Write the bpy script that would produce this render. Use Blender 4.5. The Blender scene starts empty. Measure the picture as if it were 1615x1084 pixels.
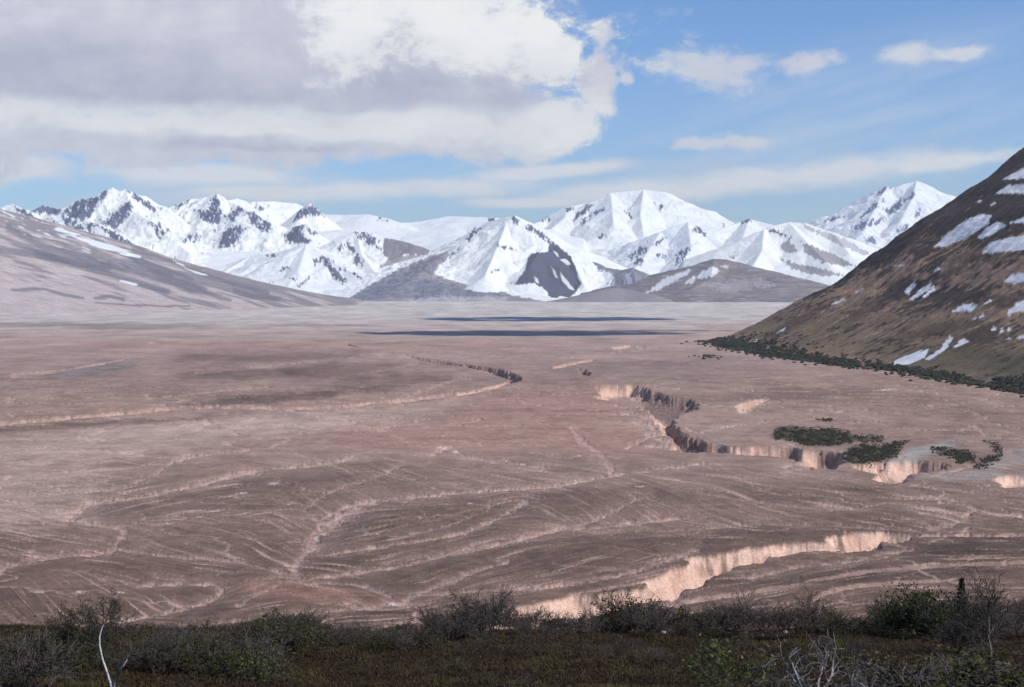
import bpy, math, random
import numpy as np

random.seed(7)
C = bpy.context.scene.collection
F, HC, CX, HY = 2219.0, 170.0, 807.5, 448.0      # focal length in photo pixels, eye height, optical axis, horizon row
R = math.radians
SUN_EL, SUN_AZ = 47.0, 117.0                      # degrees; azimuth clockwise from +Y (view direction)
SD = np.array([math.sin(R(SUN_AZ))*math.cos(R(SUN_EL)), math.cos(R(SUN_AZ))*math.cos(R(SUN_EL)), math.sin(R(SUN_EL))])

# ------------------------------------------------------------------ numpy noise
def _hash(ix, iy, seed):
    h = (ix.astype(np.int64)*374761393 + iy.astype(np.int64)*668265263 + seed*974634777) & 0xffffffff
    h = ((h ^ (h >> 13))*1274126177) & 0xffffffff
    return ((h ^ (h >> 16)) & 0xffff).astype(np.float32)*(2*math.pi/65536.0)

def perlin(x, y, seed=0):
    x = np.asarray(x, np.float64); y = np.asarray(y, np.float64)
    ix = np.floor(x); iy = np.floor(y)
    fx = (x-ix).astype(np.float32); fy = (y-iy).astype(np.float32)
    u = fx*fx*fx*(fx*(fx*6-15)+10); v = fy*fy*fy*(fy*(fy*6-15)+10)
    def g(dx, dy):
        a = _hash(ix+dx, iy+dy, seed)
        return np.cos(a)*(fx-dx)+np.sin(a)*(fy-dy)
    a, b, c, d = g(0, 0), g(1, 0), g(0, 1), g(1, 1)
    return 1.5*((a+(b-a)*u)*(1-v)+(c+(d-c)*u)*v)

def fbm(x, y, octv=4, seed=0, lac=2.03, gain=.5):
    s = 0; a = 1.; t = 0.
    for i in range(octv):
        s = s+a*perlin(x, y, seed+i*17); t += a
        x = x*lac+11.3; y = y*lac-7.7; a *= gain
    return s/t

def ridged(x, y, octv=4, seed=0, lac=2.03, gain=.5):
    s = 0; a = 1.; t = 0.
    for i in range(octv):
        s = s+a*(1-np.abs(perlin(x, y, seed+i*17))*1.6); t += a
        x = x*lac+5.1; y = y*lac-3.7; a *= gain
    return s/t

def sm(a, b, x):
    t = np.clip((x-a)/(b-a), 0, 1)
    return t*t*(3-2*t)

def polydist(px, py, pts):
    d = np.full(np.shape(px), 1e18)
    for (ax, ay), (bx, by) in zip(pts[:-1], pts[1:]):
        vx, vy = bx-ax, by-ay
        t = np.clip(((px-ax)*vx+(py-ay)*vy)/(vx*vx+vy*vy+1e-9), 0, 1)
        d = np.minimum(d, (px-ax-t*vx)**2+(py-ay-t*vy)**2)
    return np.sqrt(d)

def inpoly(px, py, pts):
    ins = np.zeros(np.shape(px), bool)
    n = len(pts)
    for i in range(n):
        (ax, ay), (bx, by) = pts[i], pts[(i+1) % n]
        if ay == by: continue
        c = ((ay > py) != (by > py)) & (px < (bx-ax)*(py-ay)/(by-ay)+ax)
        ins ^= c
    return ins

def polysd(px, py, pts):
    """signed distance, positive inside"""
    d = polydist(px, py, list(pts)+[pts[0]])
    return np.where(inpoly(px, py, pts), d, -d)

def mixc(col, c, a):
    a = a[..., None]
    return col*(1-a)+np.asarray(c, np.float32)*a

def flatD(py): return HC*F/(np.asarray(py, np.float64)-HY)
def gpt(px, py):
    D = HC*F/(py-HY); return ((px-CX)/F*D, D)

# ------------------------------------------------------------------ materials
def new_mat(name):
    m = bpy.data.materials.new(name); m.use_nodes = True
    nt = m.node_tree; nt.nodes.clear()
    return m, nt

def lk(nt, a, b): nt.links.new(a, b)

def terrain_mat(name, s1, s2, var, bump, bdist, rough=.95):
    """albedo from the mesh's own mineral / snow map, broken up by object-scale noise"""
    m, nt = new_mat(name); N = nt.nodes
    out = N.new('ShaderNodeOutputMaterial'); bs = N.new('ShaderNodeBsdfPrincipled')
    at = N.new('ShaderNodeAttribute'); at.attribute_name = 'Col'
    geo = N.new('ShaderNodeNewGeometry')
    n1 = N.new('ShaderNodeTexNoise'); n1.inputs['Scale'].default_value = s1; n1.inputs['Detail'].default_value = 6; n1.inputs['Roughness'].default_value = .62
    n2 = N.new('ShaderNodeTexNoise'); n2.inputs['Scale'].default_value = s2; n2.inputs['Detail'].default_value = 4; n2.inputs['Roughness'].default_value = .65
    lk(nt, geo.outputs['Position'], n1.inputs['Vector']); lk(nt, geo.outputs['Position'], n2.inputs['Vector'])
    r1 = N.new('ShaderNodeMapRange'); r1.inputs[1].default_value = .25; r1.inputs[2].default_value = .75
    r1.inputs[3].default_value = 1-var; r1.inputs[4].default_value = 1+var
    lk(nt, n1.outputs['Fac'], r1.inputs[0])
    r2 = N.new('ShaderNodeMapRange'); r2.inputs[1].default_value = .25; r2.inputs[2].default_value = .75
    r2.inputs[3].default_value = 1-var*.8; r2.inputs[4].default_value = 1+var*.8
    lk(nt, n2.outputs['Fac'], r2.inputs[0])
    mu = N.new('ShaderNodeMath'); mu.operation = 'MULTIPLY'
    lk(nt, r1.outputs[0], mu.inputs[0]); lk(nt, r2.outputs[0], mu.inputs[1])
    vm = N.new('ShaderNodeVectorMath'); vm.operation = 'SCALE'
    lk(nt, at.outputs['Color'], vm.inputs[0]); lk(nt, mu.outputs[0], vm.inputs['Scale'])
    lk(nt, vm.outputs[0], bs.inputs['Base Color'])
    bs.inputs['Roughness'].default_value = rough
    bs.inputs['Specular IOR Level'].default_value = .1
    bp = N.new('ShaderNodeBump'); bp.inputs['Strength'].default_value = bump; bp.inputs['Distance'].default_value = bdist
    ad = N.new('ShaderNodeMath'); ad.operation = 'ADD'
    lk(nt, n1.outputs['Fac'], ad.inputs[0]); lk(nt, n2.outputs['Fac'], ad.inputs[1])
    lk(nt, ad.outputs[0], bp.inputs['Height']); lk(nt, bp.outputs[0], bs.inputs['Normal'])
    lk(nt, bs.outputs[0], out.inputs['Surface'])
    return m

# ------------------------------------------------------------------ meshes
def mesh_np(name, V, faces4, mat, col=None, smooth=True):
    me = bpy.data.meshes.new(name)
    V = np.ascontiguousarray(V, np.float32).reshape(-1, 3)
    faces4 = np.ascontiguousarray(faces4, np.int32); k = faces4.shape[1]
    me.vertices.add(len(V)); me.vertices.foreach_set('co', V.ravel())
    nf = len(faces4)
    me.loops.add(nf*k); me.loops.foreach_set('vertex_index', faces4.ravel())
    me.polygons.add(nf)
    me.polygons.foreach_set('loop_start', np.arange(0, nf*k, k, dtype=np.int32))
    me.update(calc_edges=True)
    me.polygons.foreach_set('use_smooth', np.full(nf, smooth))
    if col is not None:
        a = me.attributes.new('Col', 'FLOAT_COLOR', 'POINT')
        c = np.ones((len(V), 4), np.float32); c[:, :3] = np.clip(np.asarray(col).reshape(-1, 3), .005, .93)
        a.data.foreach_set('color', c.ravel())
    me.validate(); me.update()
    me.materials.append(mat)
    return me

def grid_faces(nr, nc):
    i = np.arange(nr*nc).reshape(nr, nc)
    return np.stack([i[:-1, :-1], i[:-1, 1:], i[1:, 1:], i[1:, :-1]], -1).reshape(-1, 4)

def grid_obj(name, X, Y, Z, col, mat, kind='structure'):
    nr, nc = X.shape
    me = mesh_np(name, np.stack([X, Y, Z], -1), grid_faces(nr, nc), mat, col)
    o = bpy.data.objects.new(name, me); C.objects.link(o)
    if kind: o['kind'] = kind
    return o
# ================================================================== VALLEY FLOOR
def catmull(pts, n=10):
    P = np.array(pts, float); P = np.vstack([2*P[0]-P[1], P, 2*P[-1]-P[-2]])
    out = []
    for i in range(1, len(P)-2):
        for t in np.linspace(0, 1, n, endpoint=False):
            a, b, c, d = P[i-1:i+3]
            out.append(.5*((2*b)+(-a+c)*t+(2*a-5*b+4*c-d)*t*t+(-a+3*b-3*c+d)*t**3))
    out.append(P[-2]); return np.array(out)

cols = np.concatenate([np.linspace(-1500, -60, 60, endpoint=False), np.linspace(-60, 1675, 1300, endpoint=False), np.linspace(1675, 3100, 60)])
rows = np.concatenate([np.linspace(1650, 1025, 60, endpoint=False), np.linspace(1025, 600, 425, endpoint=False),
                       np.linspace(600, 473, 230, endpoint=False), np.linspace(473, 459.5, 30)])
GP, GQ = np.meshgrid(cols, rows)                  # photo column, photo row of the undisturbed plain
GD = flatD(GQ); GX = (GP-CX)/F*GD; GY = GD
nr, nc = GP.shape
scl = np.clip(GD/1000., .6, 12)

# broad swells of the ash sheet
GZ = 1.6*fbm(GX/260, GY/330, 3, 3)+.5*fbm(GX/60, GY/75, 3, 9)+2.5*sm(2500, 6000, GD)*fbm(GX/900, GY/1200, 3, 5)
GZ *= sm(420, 620, GD)

# ---- canyons: polygons on the plain (photo tracing taken down onto the ground), with steep walls
CANYONS = [
 # near canyon in the lower right
 ([(640,1010),(680,988),(760,972),(830,950),(900,930),(966,925),(1006,919),(1020,904),(1077,886),(1070,876),(1148,866),(1210,860),(1303,854),(1298,846),(1334,836),(1387,833),(1449,839),
   (1449,844),(1413,855),(1396,853),(1378,866),(1298,868),(1232,878),(1174,890),(1130,904),(1108,917),(1077,935),(988,952),(900,972),(800,1000)], 15, 1.25),
 ([(1449,839),(1520,838),(1615,843),(1700,846),(1700,850),(1615,848),(1520,845),(1449,845)], 5, .9),
 # forked canyon, right of centre: head, trunk and the branch that runs to the right
 ([(938,612),(952,607),(1004,607),(1029,617),(1058,626),(1088,629),(1106,641),(1098,650),(1078,652),(1068,660),(1068,672),(1082,684),(1100,691),(1120,699),(1162,705),(1210,704),
   (1247,705),(1271,710),(1308,711),(1330,716),(1330,732),(1318,739),(1282,740),(1259,728),(1233,721),(1175,718),(1148,714),(1115,714),(1068,711),(1055,694),(1045,677),(1034,664),(1022,649),(999,637),(974,633),(936,629)], 20, 1.7),
 ([(1335,732),(1359,731),(1413,726),(1452,727),(1497,731),(1501,743),(1472,746),(1447,748),(1429,760),(1405,763),(1385,758),(1362,745)], 18, 1.4),
 ([(1560,752),(1590,748),(1650,752),(1700,756),(1700,775),(1615,770),(1580,769)], 10, 1.2),
 # slot that ends the long pale scarp
 ([(731,574),(751,577),(774,580),(798,584),(818,592),(824,599),(803,606),(793,596),(767,586),(731,579)], 22, 1.6),
 ([(640,560),(668,564),(707,571),(731,575),(731,578),(700,576),(660,569)], 10, 1.0),
 ([(543,541),(560,544),(572,548),(560,549),(545,545)], 14, 1.2),
 ([(908,581),(925,582),(934,589),(930,594),(912,591)], 18, 1.4),
 ([(870,579),(905,570),(940,566),(940,569),(905,575),(872,583)], 6, .8),
 ([(1155,640),(1190,629),(1222,627),(1210,634),(1186,650),(1166,651)], 8, .5),
 ([(960,549),(990,544),(1020,545),(1018,550),(980,555)], 7, .8),
]
def band(pts, w):
    p = catmull(pts, 5); w = np.linspace(w[0], w[1], len(p)) if isinstance(w, tuple) else np.full(len(p), w)
    return [tuple(q) for q in p]+[(q[0], q[1]+ww) for q, ww in zip(p[::-1], w[::-1])]
CANYONS += [
 (band([(-80,672),(0,665),(67,660),(134,654),(181,650),(211,648),(251,643),(301,640),(358,638),(435,640),(502,640),(550,637),(594,631),(650,626),(700,621),(741,616),(784,606),(803,600)], (6.5, 6.)), 7, .55),
 (band([(254,624),(300,620),(360,613),(431,607)], 3.5), 4, .6),
 (band([(1077,937),(1160,927),(1240,918),(1320,904),(1431,890),(1530,886),(1640,883)], 8), 2.2, .3),
 (band([(1281,938),(1338,922),(1422,916),(1510,912)], (12, 5)), 3, .35),
 (band([(20,588),(60,586),(110,580),(200,565)], (8, 3)), 5, .6),
]
cmax = np.zeros_like(GZ); carve = np.zeros_like(GZ); cdep = np.zeros_like(GZ)
wob = .8*fbm(GX/9, GY/9, 3, 41)
rib = ridged(GX/7.5, GY/11, 2, 47)
for ci, (poly, dep, slp) in enumerate(CANYONS):
    rag = {0: 10, 2: 14, 3: 16, 4: 16, 5: 8}.get(ci, 4)
    P = np.array(poly)
    sel = (GP > P[:, 0].min()-8) & (GP < P[:, 0].max()+8) & (GQ > P[:, 1].min()-8) & (GQ < P[:, 1].max()+8)
    if not sel.any(): continue
    G = [gpt(x, y) for x, y in poly]
    x, y = GX[sel], GY[sel]
    sd = polysd(x, y, G)
    sc = np.clip(y/1100., .8, 4)
    sd = sd+rag*(np.clip(ridged(x/(rag*3.2+8), y/(rag*4+8), 3, 73+ci), 0, 1)-.62)*(sd > -rag*.5)
    sd = sd+sc*(1.6*wob[sel]+3.0*fbm(x/(16*sc), y/(16*sc), 2, 71))-sc*2.2*np.clip(rib[sel]-.35, 0, 1)*(sd > -1)
    cut = np.clip(sd*slp, 0, None); cut = dep*(1-np.exp(-cut/dep*1.25))
    carve[sel] = np.maximum(carve[sel], cut)
    cdep[sel] = np.maximum(cdep[sel], cut/dep); cmax[sel] = np.maximum(cmax[sel], dep*(cut > 0))

# ---- washes: pale sediment along shallow channels, with feathered rills feeding them
WASH = [ # points, half width (photo px), strength, rills per 100 px, rill side (-1 = uphill/far side, 1 = near side, 0 both), rill length
 ([(395,710),(294,722),(261,737),(240,750),(180,770)], 2.5, .55, 6, 0, 40),
 ([(560,722),(495,733),(401,742),(318,762),(268,772),(200,785),(150,790),(118,806),(105,816)], 4, .75, 10, 0, 55),
 ([(105,816),(167,825),(197,834),(187,850),(167,867),(67,877),(0,891),(-80,905)], 4.5, .6, 9, 1, 60),
 ([(190,862),(284,874),(334,877),(381,882),(428,894),(468,901)], 4, .75, 10, -1, 50),
 ([(590,788),(540,808),(502,834),(492,857),(468,887),(466,903)], 9, .7, 16, -1, 70),
 ([(214,919),(280,917),(341,917),(344,934),(301,954),(234,967),(167,978),(60,990),(-60,1002)], 3.5, .75, 13, -1, 70),
 ([(378,951),(395,938),(411,931),(450,915),(500,907)], 3, .5, 6, 0, 30),
 ([(500,814),(567,790),(667,780),(784,772),(868,767),(918,758),(965,750),(1040,738),(1110,730)], 3.2, .8, 16, -1, 60),
 ([(965,750),(961,733),(945,713),(918,693),(905,675)], 5, .5, 8, 0, 30),
 ([(500,907),(584,894),(650,882),(700,869),(801,850),(885,830),(951,828),(1018,819),(1090,812)], 4, .7, 18, 0, 70),
 ([(500,874),(560,862),(617,854),(717,839),(774,820),(811,800),(830,790)], 2.8, .65, 14, 0, 60),
 ([(634,947),(667,927),(717,909),(751,894),(800,880)], 4, .6, 12, 0, 50),
 ([(640,940),(667,931),(801,922),(901,914),(1002,894),(1040,882),(1100,862)], 3.5, .65, 16, -1, 70),
 ([(500,914),(567,917),(607,931),(632,947)], 4, .6, 8, -1, 40),
 ([(632,947),(584,951),(500,962),(400,972),(300,985)], 3, .6, 8, 1, 40),
 ([(885,830),(940,818),(975,800),(1010,785)], 3, .5, 14, -1, 50),
 ([(1000,834),(1100,832),(1200,824),(1330,826),(1450,832)], 2, .45, 14, -1, 60),
 ([(1100,775),(1200,790),(1320,800),(1420,790),(1520,815)], 2.5, .4, 12, 0, 50),
 ([(1470,830),(1510,818),(1530,806)], 6, .5, 8, 0, 30),
 ([(900,985),(1000,960),(1080,942),(1180,930)], 5, .5, 6, 0, 40),
 ([(1180,905),(1260,888),(1340,880),(1400,868),(1440,860)], 3, .6, 6, 1, 40),
 ([(480,800),(520,775),(600,748),(640,730)], 2, .4, 16, -1, 70),
 ([(680,716),(714,704),(730,716),(770,726),(860,738)], 3, .55, 6, 0, 30),
 ([(550,668),(600,672),(640,668)], 2, .5, 3, 0, 20),
 ([(620,634),(680,612),(720,598),(745,596)], 2.5, .5, 5, -1, 20),
 ([(520,596),(600,585),(660,572)], 1.6, .4, 5, 0, 24),
 ([(300,590),(420,578),(520,566),(600,560)], 1.5, .4, 4, 0, 25),
 ([(560,560),(700,556),(860,566),(940,560),(1040,548)], 1.5, .35, 4, 0, 25),
 ([(1000,610),(1100,600),(1230,596),(1330,590)], 1.2, .3, 3, 0, 20),
 ([(1110,680),(1180,668),(1260,662),(1420,650),(1560,630)], 1.8, .4, 6, 0, 25),
 ([(1240,650),(1330,646),(1440,652),(1600,640)], 1.4, .35, 5, 0, 25),
 ([(1320,672),(1360,664),(1400,668)], 2, .4, 4, 0, 20),
 ([(1540,672),(1560,688),(1580,690)], 3, .4, 3, 0, 14),
 ([(990,705),(1020,690),(1045,684)], 4, .7, 4, 0, 14),
 ([(1005,665),(1022,668),(1034,676)], 5, .8, 0, 0, 10), ([(1020,684),(1040,690),(1052,698)], 4, .8, 0, 0, 10), ([(1022,701),(1050,702),(1066,706)], 4, .8, 0, 0, 10),
 ([(985,652),(1010,654),(1026,660)], 4, .6, 0, 0, 10),
 ([(1240,736),(1262,731),(1276,738)], 4, .6, 0, 0, 10),
 ([(640,840),(700,826),(760,806),(775,796)], 2, .5, 10, 0, 40),
 ([(1060,900),(980,918),(900,930)], 2.4, .5, 8, -1, 40),
]
pale = np.zeros_like(GZ)
def blur(a):
    b = a.copy()
    b[1:-1] = .5*a[1:-1]+.25*(a[:-2]+a[2:]); c = b.copy()
    c[:, 1:-1] = .5*b[:, 1:-1]+.25*(b[:, :-2]+b[:, 2:]); return c
def bil(A, x, y, x0, y0, h):
    fx = np.clip((x-x0)/h, 0, A.shape[1]-1.001); fy = np.clip((y-y0)/h, 0, A.shape[0]-1.001)
    ix = fx.astype(int); iy = fy.astype(int); fx = fx-ix; fy = fy-iy
    return (A[iy, ix]*(1-fx)+A[iy, ix+1]*fx)*(1-fy)+(A[iy+1, ix]*(1-fx)+A[iy+1, ix+1]*fx)*fy
import heapq
DWL = []; DWs = []
def dwm(a):
    for _ in range(4): a = blur(a)
    return a
def drainage(x0, x1, y0, y1, h, tilt, n1, n2, seed, outlets):
    """run water off the plain into the washes; returns upstream area per cell"""
    gx = np.arange(x0, x1, h); gy = np.arange(y0, y1, h); X, Y = np.meshgrid(gx, gy); ny, nx = X.shape
    dw = np.full(X.shape, 1e9)
    qx = X+14*fbm(X/50, Y/50, 3, seed+3); qy = Y+14*fbm(X/50, Y/50, 3, seed+4)
    for p in outlets:
        g = np.array([gpt(a, max(b_, 470)) for a, b_ in p])
        lo, hi = g.min(0)-400, g.max(0)+400
        s = (X > lo[0]) & (X < hi[0]) & (Y > lo[1]) & (Y < hi[1])
        if s.any(): dw[s] = np.minimum(dw[s], polydist(qx[s], qy[s], [tuple(q) for q in g]))
    dw = np.minimum(dw, 250)
    rs = np.random.RandomState(seed)
    DWL.append(dw)
    H = .050*dw**.9+tilt[0]*X+tilt[1]*Y+n1*fbm(X/45, Y/45, 3, seed)+n2*rs.rand(*X.shape)
    Hl = H.ravel().tolist(); done = bytearray(nx*ny); par = [-1]*(nx*ny); order = []
    heap = []
    out = (dw < h*1.2).ravel()
    edge = np.zeros((ny, nx), bool); edge[0] = edge[-1] = True; edge[:, 0] = edge[:, -1] = True
    for k in np.nonzero(out | edge.ravel())[0].tolist(): heap.append((Hl[k], k)); done[k] = 1
    heapq.heapify(heap)
    nb = [(1, 0), (-1, 0), (0, 1), (0, -1), (1, 1), (1, -1), (-1, 1), (-1, -1)]
    while heap:
        z, k = heapq.heappop(heap); order.append(k); r, c = divmod(k, nx)
        for dr, dc in nb:
            r2 = r+dr; c2 = c+dc
            if 0 <= r2 < ny and 0 <= c2 < nx:
                m = r2*nx+c2
                if not done[m]:
                    done[m] = 1; par[m] = k
                    z2 = Hl[m]; heapq.heappush(heap, (z2 if z2 > z else z+1e-4*(1.41 if dr and dc else 1), m))
    acc = [1.]*(nx*ny)
    for k in reversed(order):
        if par[k] >= 0: acc[par[k]] += acc[k]
    A = np.array(acc).reshape(ny, nx); A[edge] = 1
    return np.log(A)
for pts, hw, st, dens, side, ln in WASH:
    p = catmull(pts, 8)
    sel = (GP > p[:, 0].min()-60) & (GP < p[:, 0].max()+60) & (GQ > p[:, 1].min()-25) & (GQ < p[:, 1].max()+25)
    x, y = GP[sel], GQ[sel]
    n1 = fbm(x/14, y/6, 4, 301, gain=.65); n2 = fbm(x/45, y/16, 3, 311)
    d = polydist(x+9*n1, (y+3.2*n1)*2.2, [(a, b*2.2) for a, b in p])
    w = hw*np.clip(.85+1.3*n2, .15, 2)*2.0
    n3 = fbm(x/5, y/2, 3, 321); n4 = fbm(x/26, y/5, 3, 331)
    a = st*(1-sm(.15, 1.4, d/np.maximum(w, 1)+.8*n3))*np.clip(.95+1.0*n4, .25, 1.3)
    halo = .30*st*np.exp(-(d/(w*3.0+6))**2)
    pale[sel] = np.maximum(pale[sel], np.maximum(a, halo*(.7+.6*n1)))
outl = [catmull(q[0], 5) for q in WASH]
rill = np.zeros_like(GZ)
for (x0, x1, y0, y1, h, tl, n1, n2, sd_, lo, hi, f0, f1) in [(-720, 720, 640, 1330, 2.2, (-.035, .012), 1.6, .5, 61, 2.5, 5.2, 1150, 1320), (-900, 900, 1100, 2700, 4.5, (-.03, .012), 3.0, .9, 67, 2.4, 5.2, 2200, 2650)]:
    LA = drainage(x0, x1, y0, y1, h, tl, n1, n2, sd_, outl)
    LA = np.maximum(LA, .8*blur(LA)); DWs.append((DWL[-1], x0, y0, h))
    sel = (GD > y0+3*h) & (GD < y1-3*h) & (GX > x0+2*h) & (GX < x1-2*h)
    x = GX[sel]+1.2*h*fbm(GX[sel]/(5*h), GY[sel]/(5*h), 2, 71); y = GY[sel]+1.2*h*fbm(GX[sel]/(5*h), GY[sel]/(5*h), 2, 73)
    if y0 < 1000: mound = np.zeros_like(GZ); mound[sel] = (3.6*(1-np.exp(-bil(dwm(DWL[-1]), x, y, x0, y0, h)/45))-2.2)*sm(y0, y0+80, GD[sel])*(1-sm(f0-150, f1-20, GD[sel]))
    v = sm(lo, hi, bil(LA, x, y, x0, y0, h))
    fadef = (1-sm(f0, f1, GD[sel]))*(sm(y0, y0+60, GD[sel]) if y0 < 1000 else sm(1150, 1320, GD[sel]))
    rill[sel] = np.maximum(rill[sel], v*fadef)
# dendritic fine rills everywhere, from warped ridged noise
wx = 35*fbm(GX/120, GY/120, 3, 81); wy = 35*fbm(GX/120, GY/120, 3, 91)
ca, sa = math.cos(.5), math.sin(.5)
U = (GX+wx)*ca+(GY+wy)*sa; W = -(GX+wx)*sa+(GY+wy)*ca
dend = sm(.80, .97, ridged(U/70, W/22, 3, 101))*(1-sm(1800, 3500, GD))
dend2 = sm(.78, .96, ridged((GX+3*wx)/420, (GY+3*wy)/260, 3, 131))*sm(1200, 2200, GD)*(1-sm(7000, 10000, GD))
patch = sm(-.25, .35, fbm(GX/300, GY/300, 3, 141))
rill *= .45+.55*sm(-.4, .3, fbm(GX/260, GY/260, 3, 143))
fine = np.clip(.12*dend*patch+.32*dend2, 0, 1)


# families of fine, nearly parallel runnels combed across the near plain (line-integral of noise along the local fall of the ground)
FLOW = [(100,760,-4),(300,740,-10),(500,716,-8),(700,725,4),(900,725,8),(1100,740,4),(1300,770,6),(1500,790,8),(560,748,24),(650,758,22),(740,762,16),(840,760,8),(500,785,34),(460,830,30),(430,860,26),(330,830,14),(250,800,-14),(150,800,-16),(60,830,14),(60,860,8),(230,850,22),(380,800,-16),
 (540,850,-14),(600,835,-12),(700,815,-12),(780,790,-16),(640,870,-12),(740,855,-12),(840,830,-8),(880,806,32),(930,806,30),(980,800,34),(1030,806,26),(1100,800,24),(1180,800,20),(1280,806,12),(1400,810,10),(1520,815,14),(960,850,-7),(1100,845,-3),(1250,832,0),(1400,850,0),(1550,862,1),
 (640,905,-22),(720,900,-24),(800,890,-18),(900,884,-14),(1000,872,-16),(660,925,-10),(800,915,-7),(950,905,-12),(560,905,10),(590,930,26),(480,930,8),(400,930,-20),(300,900,6),(200,900,12),(120,930,34),(60,940,50),(180,950,32),(260,940,26),(320,960,-16),(1100,920,-10),(1250,895,-8),(1400,880,-5),(1550,890,0),(1300,930,-10),(1500,930,-2),(100,880,-8),(20,980,30),(450,970,-6),(700,960,-10),(1200,960,-8)]
r0 = int(np.argmin(np.abs(rows-1020))); r1 = int(np.argmin(np.abs(rows-660)))
lp_, lq_ = GP[r0:r1, 55:1370], GQ[r0:r1, 55:1370]
sx_ = np.zeros(lp_.shape); sy_ = sx_.copy(); sw_ = sx_.copy()
wp, wq = lp_+22*fbm(lp_/60, lq_/25, 3, 601), lq_+9*fbm(lp_/60, lq_/25, 3, 603)
for fx0, fy0, fa in FLOW:
    wgt = 1/(((wp-fx0)/1.0)**2+((wq-fy0)*2.4)**2+180)**1.6
    a = R(fa)*2; sx_ += wgt*np.cos(a); sy_ += wgt*np.sin(a)
ang = .5*np.arctan2(sy_, sx_)+.16*fbm(lp_/26, lq_/11, 3, 607)
hstep = (cols[60+1]-cols[60]); vstep = abs(rows[r0+1]-rows[r0])
vx_, vy_ = np.cos(ang)/hstep, -np.sin(ang)/vstep          # index-space step (rows run towards the far side)
rsn = np.random.RandomState(11)
nz = rsn.rand(*lp_.shape); nz2 = blur(blur(rsn.rand(*lp_.shape)))
def lic(N, L, step):
    H_, W_ = N.shape; acc_ = N.copy(); cnt = 1.
    II, JJ = np.meshgrid(np.arange(H_, dtype=float), np.arange(W_, dtype=float), indexing='ij')
    for sgn in (1, -1):
        I, J = II.copy(), JJ.copy()
        for k in range(L):
            ii = np.clip(I, 0, H_-1).astype(int); jj = np.clip(J, 0, W_-1).astype(int)
            J = J+sgn*vx_[ii, jj]*step; I = I+sgn*vy_[ii, jj]*step
            ii = np.clip(I+.5, 0, H_-1).astype(int); jj = np.clip(J+.5, 0, W_-1).astype(int)
            wk = 1-.7*k/L
            acc_ += N[ii, jj]*wk; cnt += wk
    o = acc_/cnt; return (o-o.mean())/o.std()
La = lic(nz, 26, 1.2); Lb = lic(nz2, 34, 1.6)
comb = np.zeros_like(GZ)
comb_ = .55*La+.75*Lb
comb[r0:r1, 55:1370] = comb_
cm = sm(690, 770, GQ)*(1-sm(1005, 1020, GQ))*(.35+.65*sm(-.25, .3, fbm(GP/110, GQ/38, 3, 611)))
cm *= 1-.7*sm(.6, 1.2, ((260-GP)/260))*(1-sm(800, 860, GQ))
streak_hi = sm(.55, 1.9, comb)*cm; streak_lo = sm(.4, 1.8, -comb)*cm

GZ = GZ+mound-carve-.8*streak_hi*(carve < .3)+.2*streak_lo-np.clip(rill*1.2+pale*2.2+fine*.9, 0, 3)*sm(560, 700, GD)*np.clip(scl, .6, 2)
GZ = GZ+.25*fbm(GX/11, GY/11, 3, 151)*(GD < 3000)

# ---- albedo
def s2l(r, g, b): return tuple(((c/255+.055)/1.055)**2.4 if c > 10 else c/3294. for c in (r, g, b))
col = np.zeros(GP.shape+(3,), np.float32)
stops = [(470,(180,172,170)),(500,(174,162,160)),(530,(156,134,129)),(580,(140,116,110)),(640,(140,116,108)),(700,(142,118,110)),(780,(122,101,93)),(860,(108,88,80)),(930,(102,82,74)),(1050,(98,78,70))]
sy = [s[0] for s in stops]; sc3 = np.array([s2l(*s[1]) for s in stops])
for k in range(3): col[..., k] = np.interp(GQ, sy, sc3[:, k])
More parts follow.
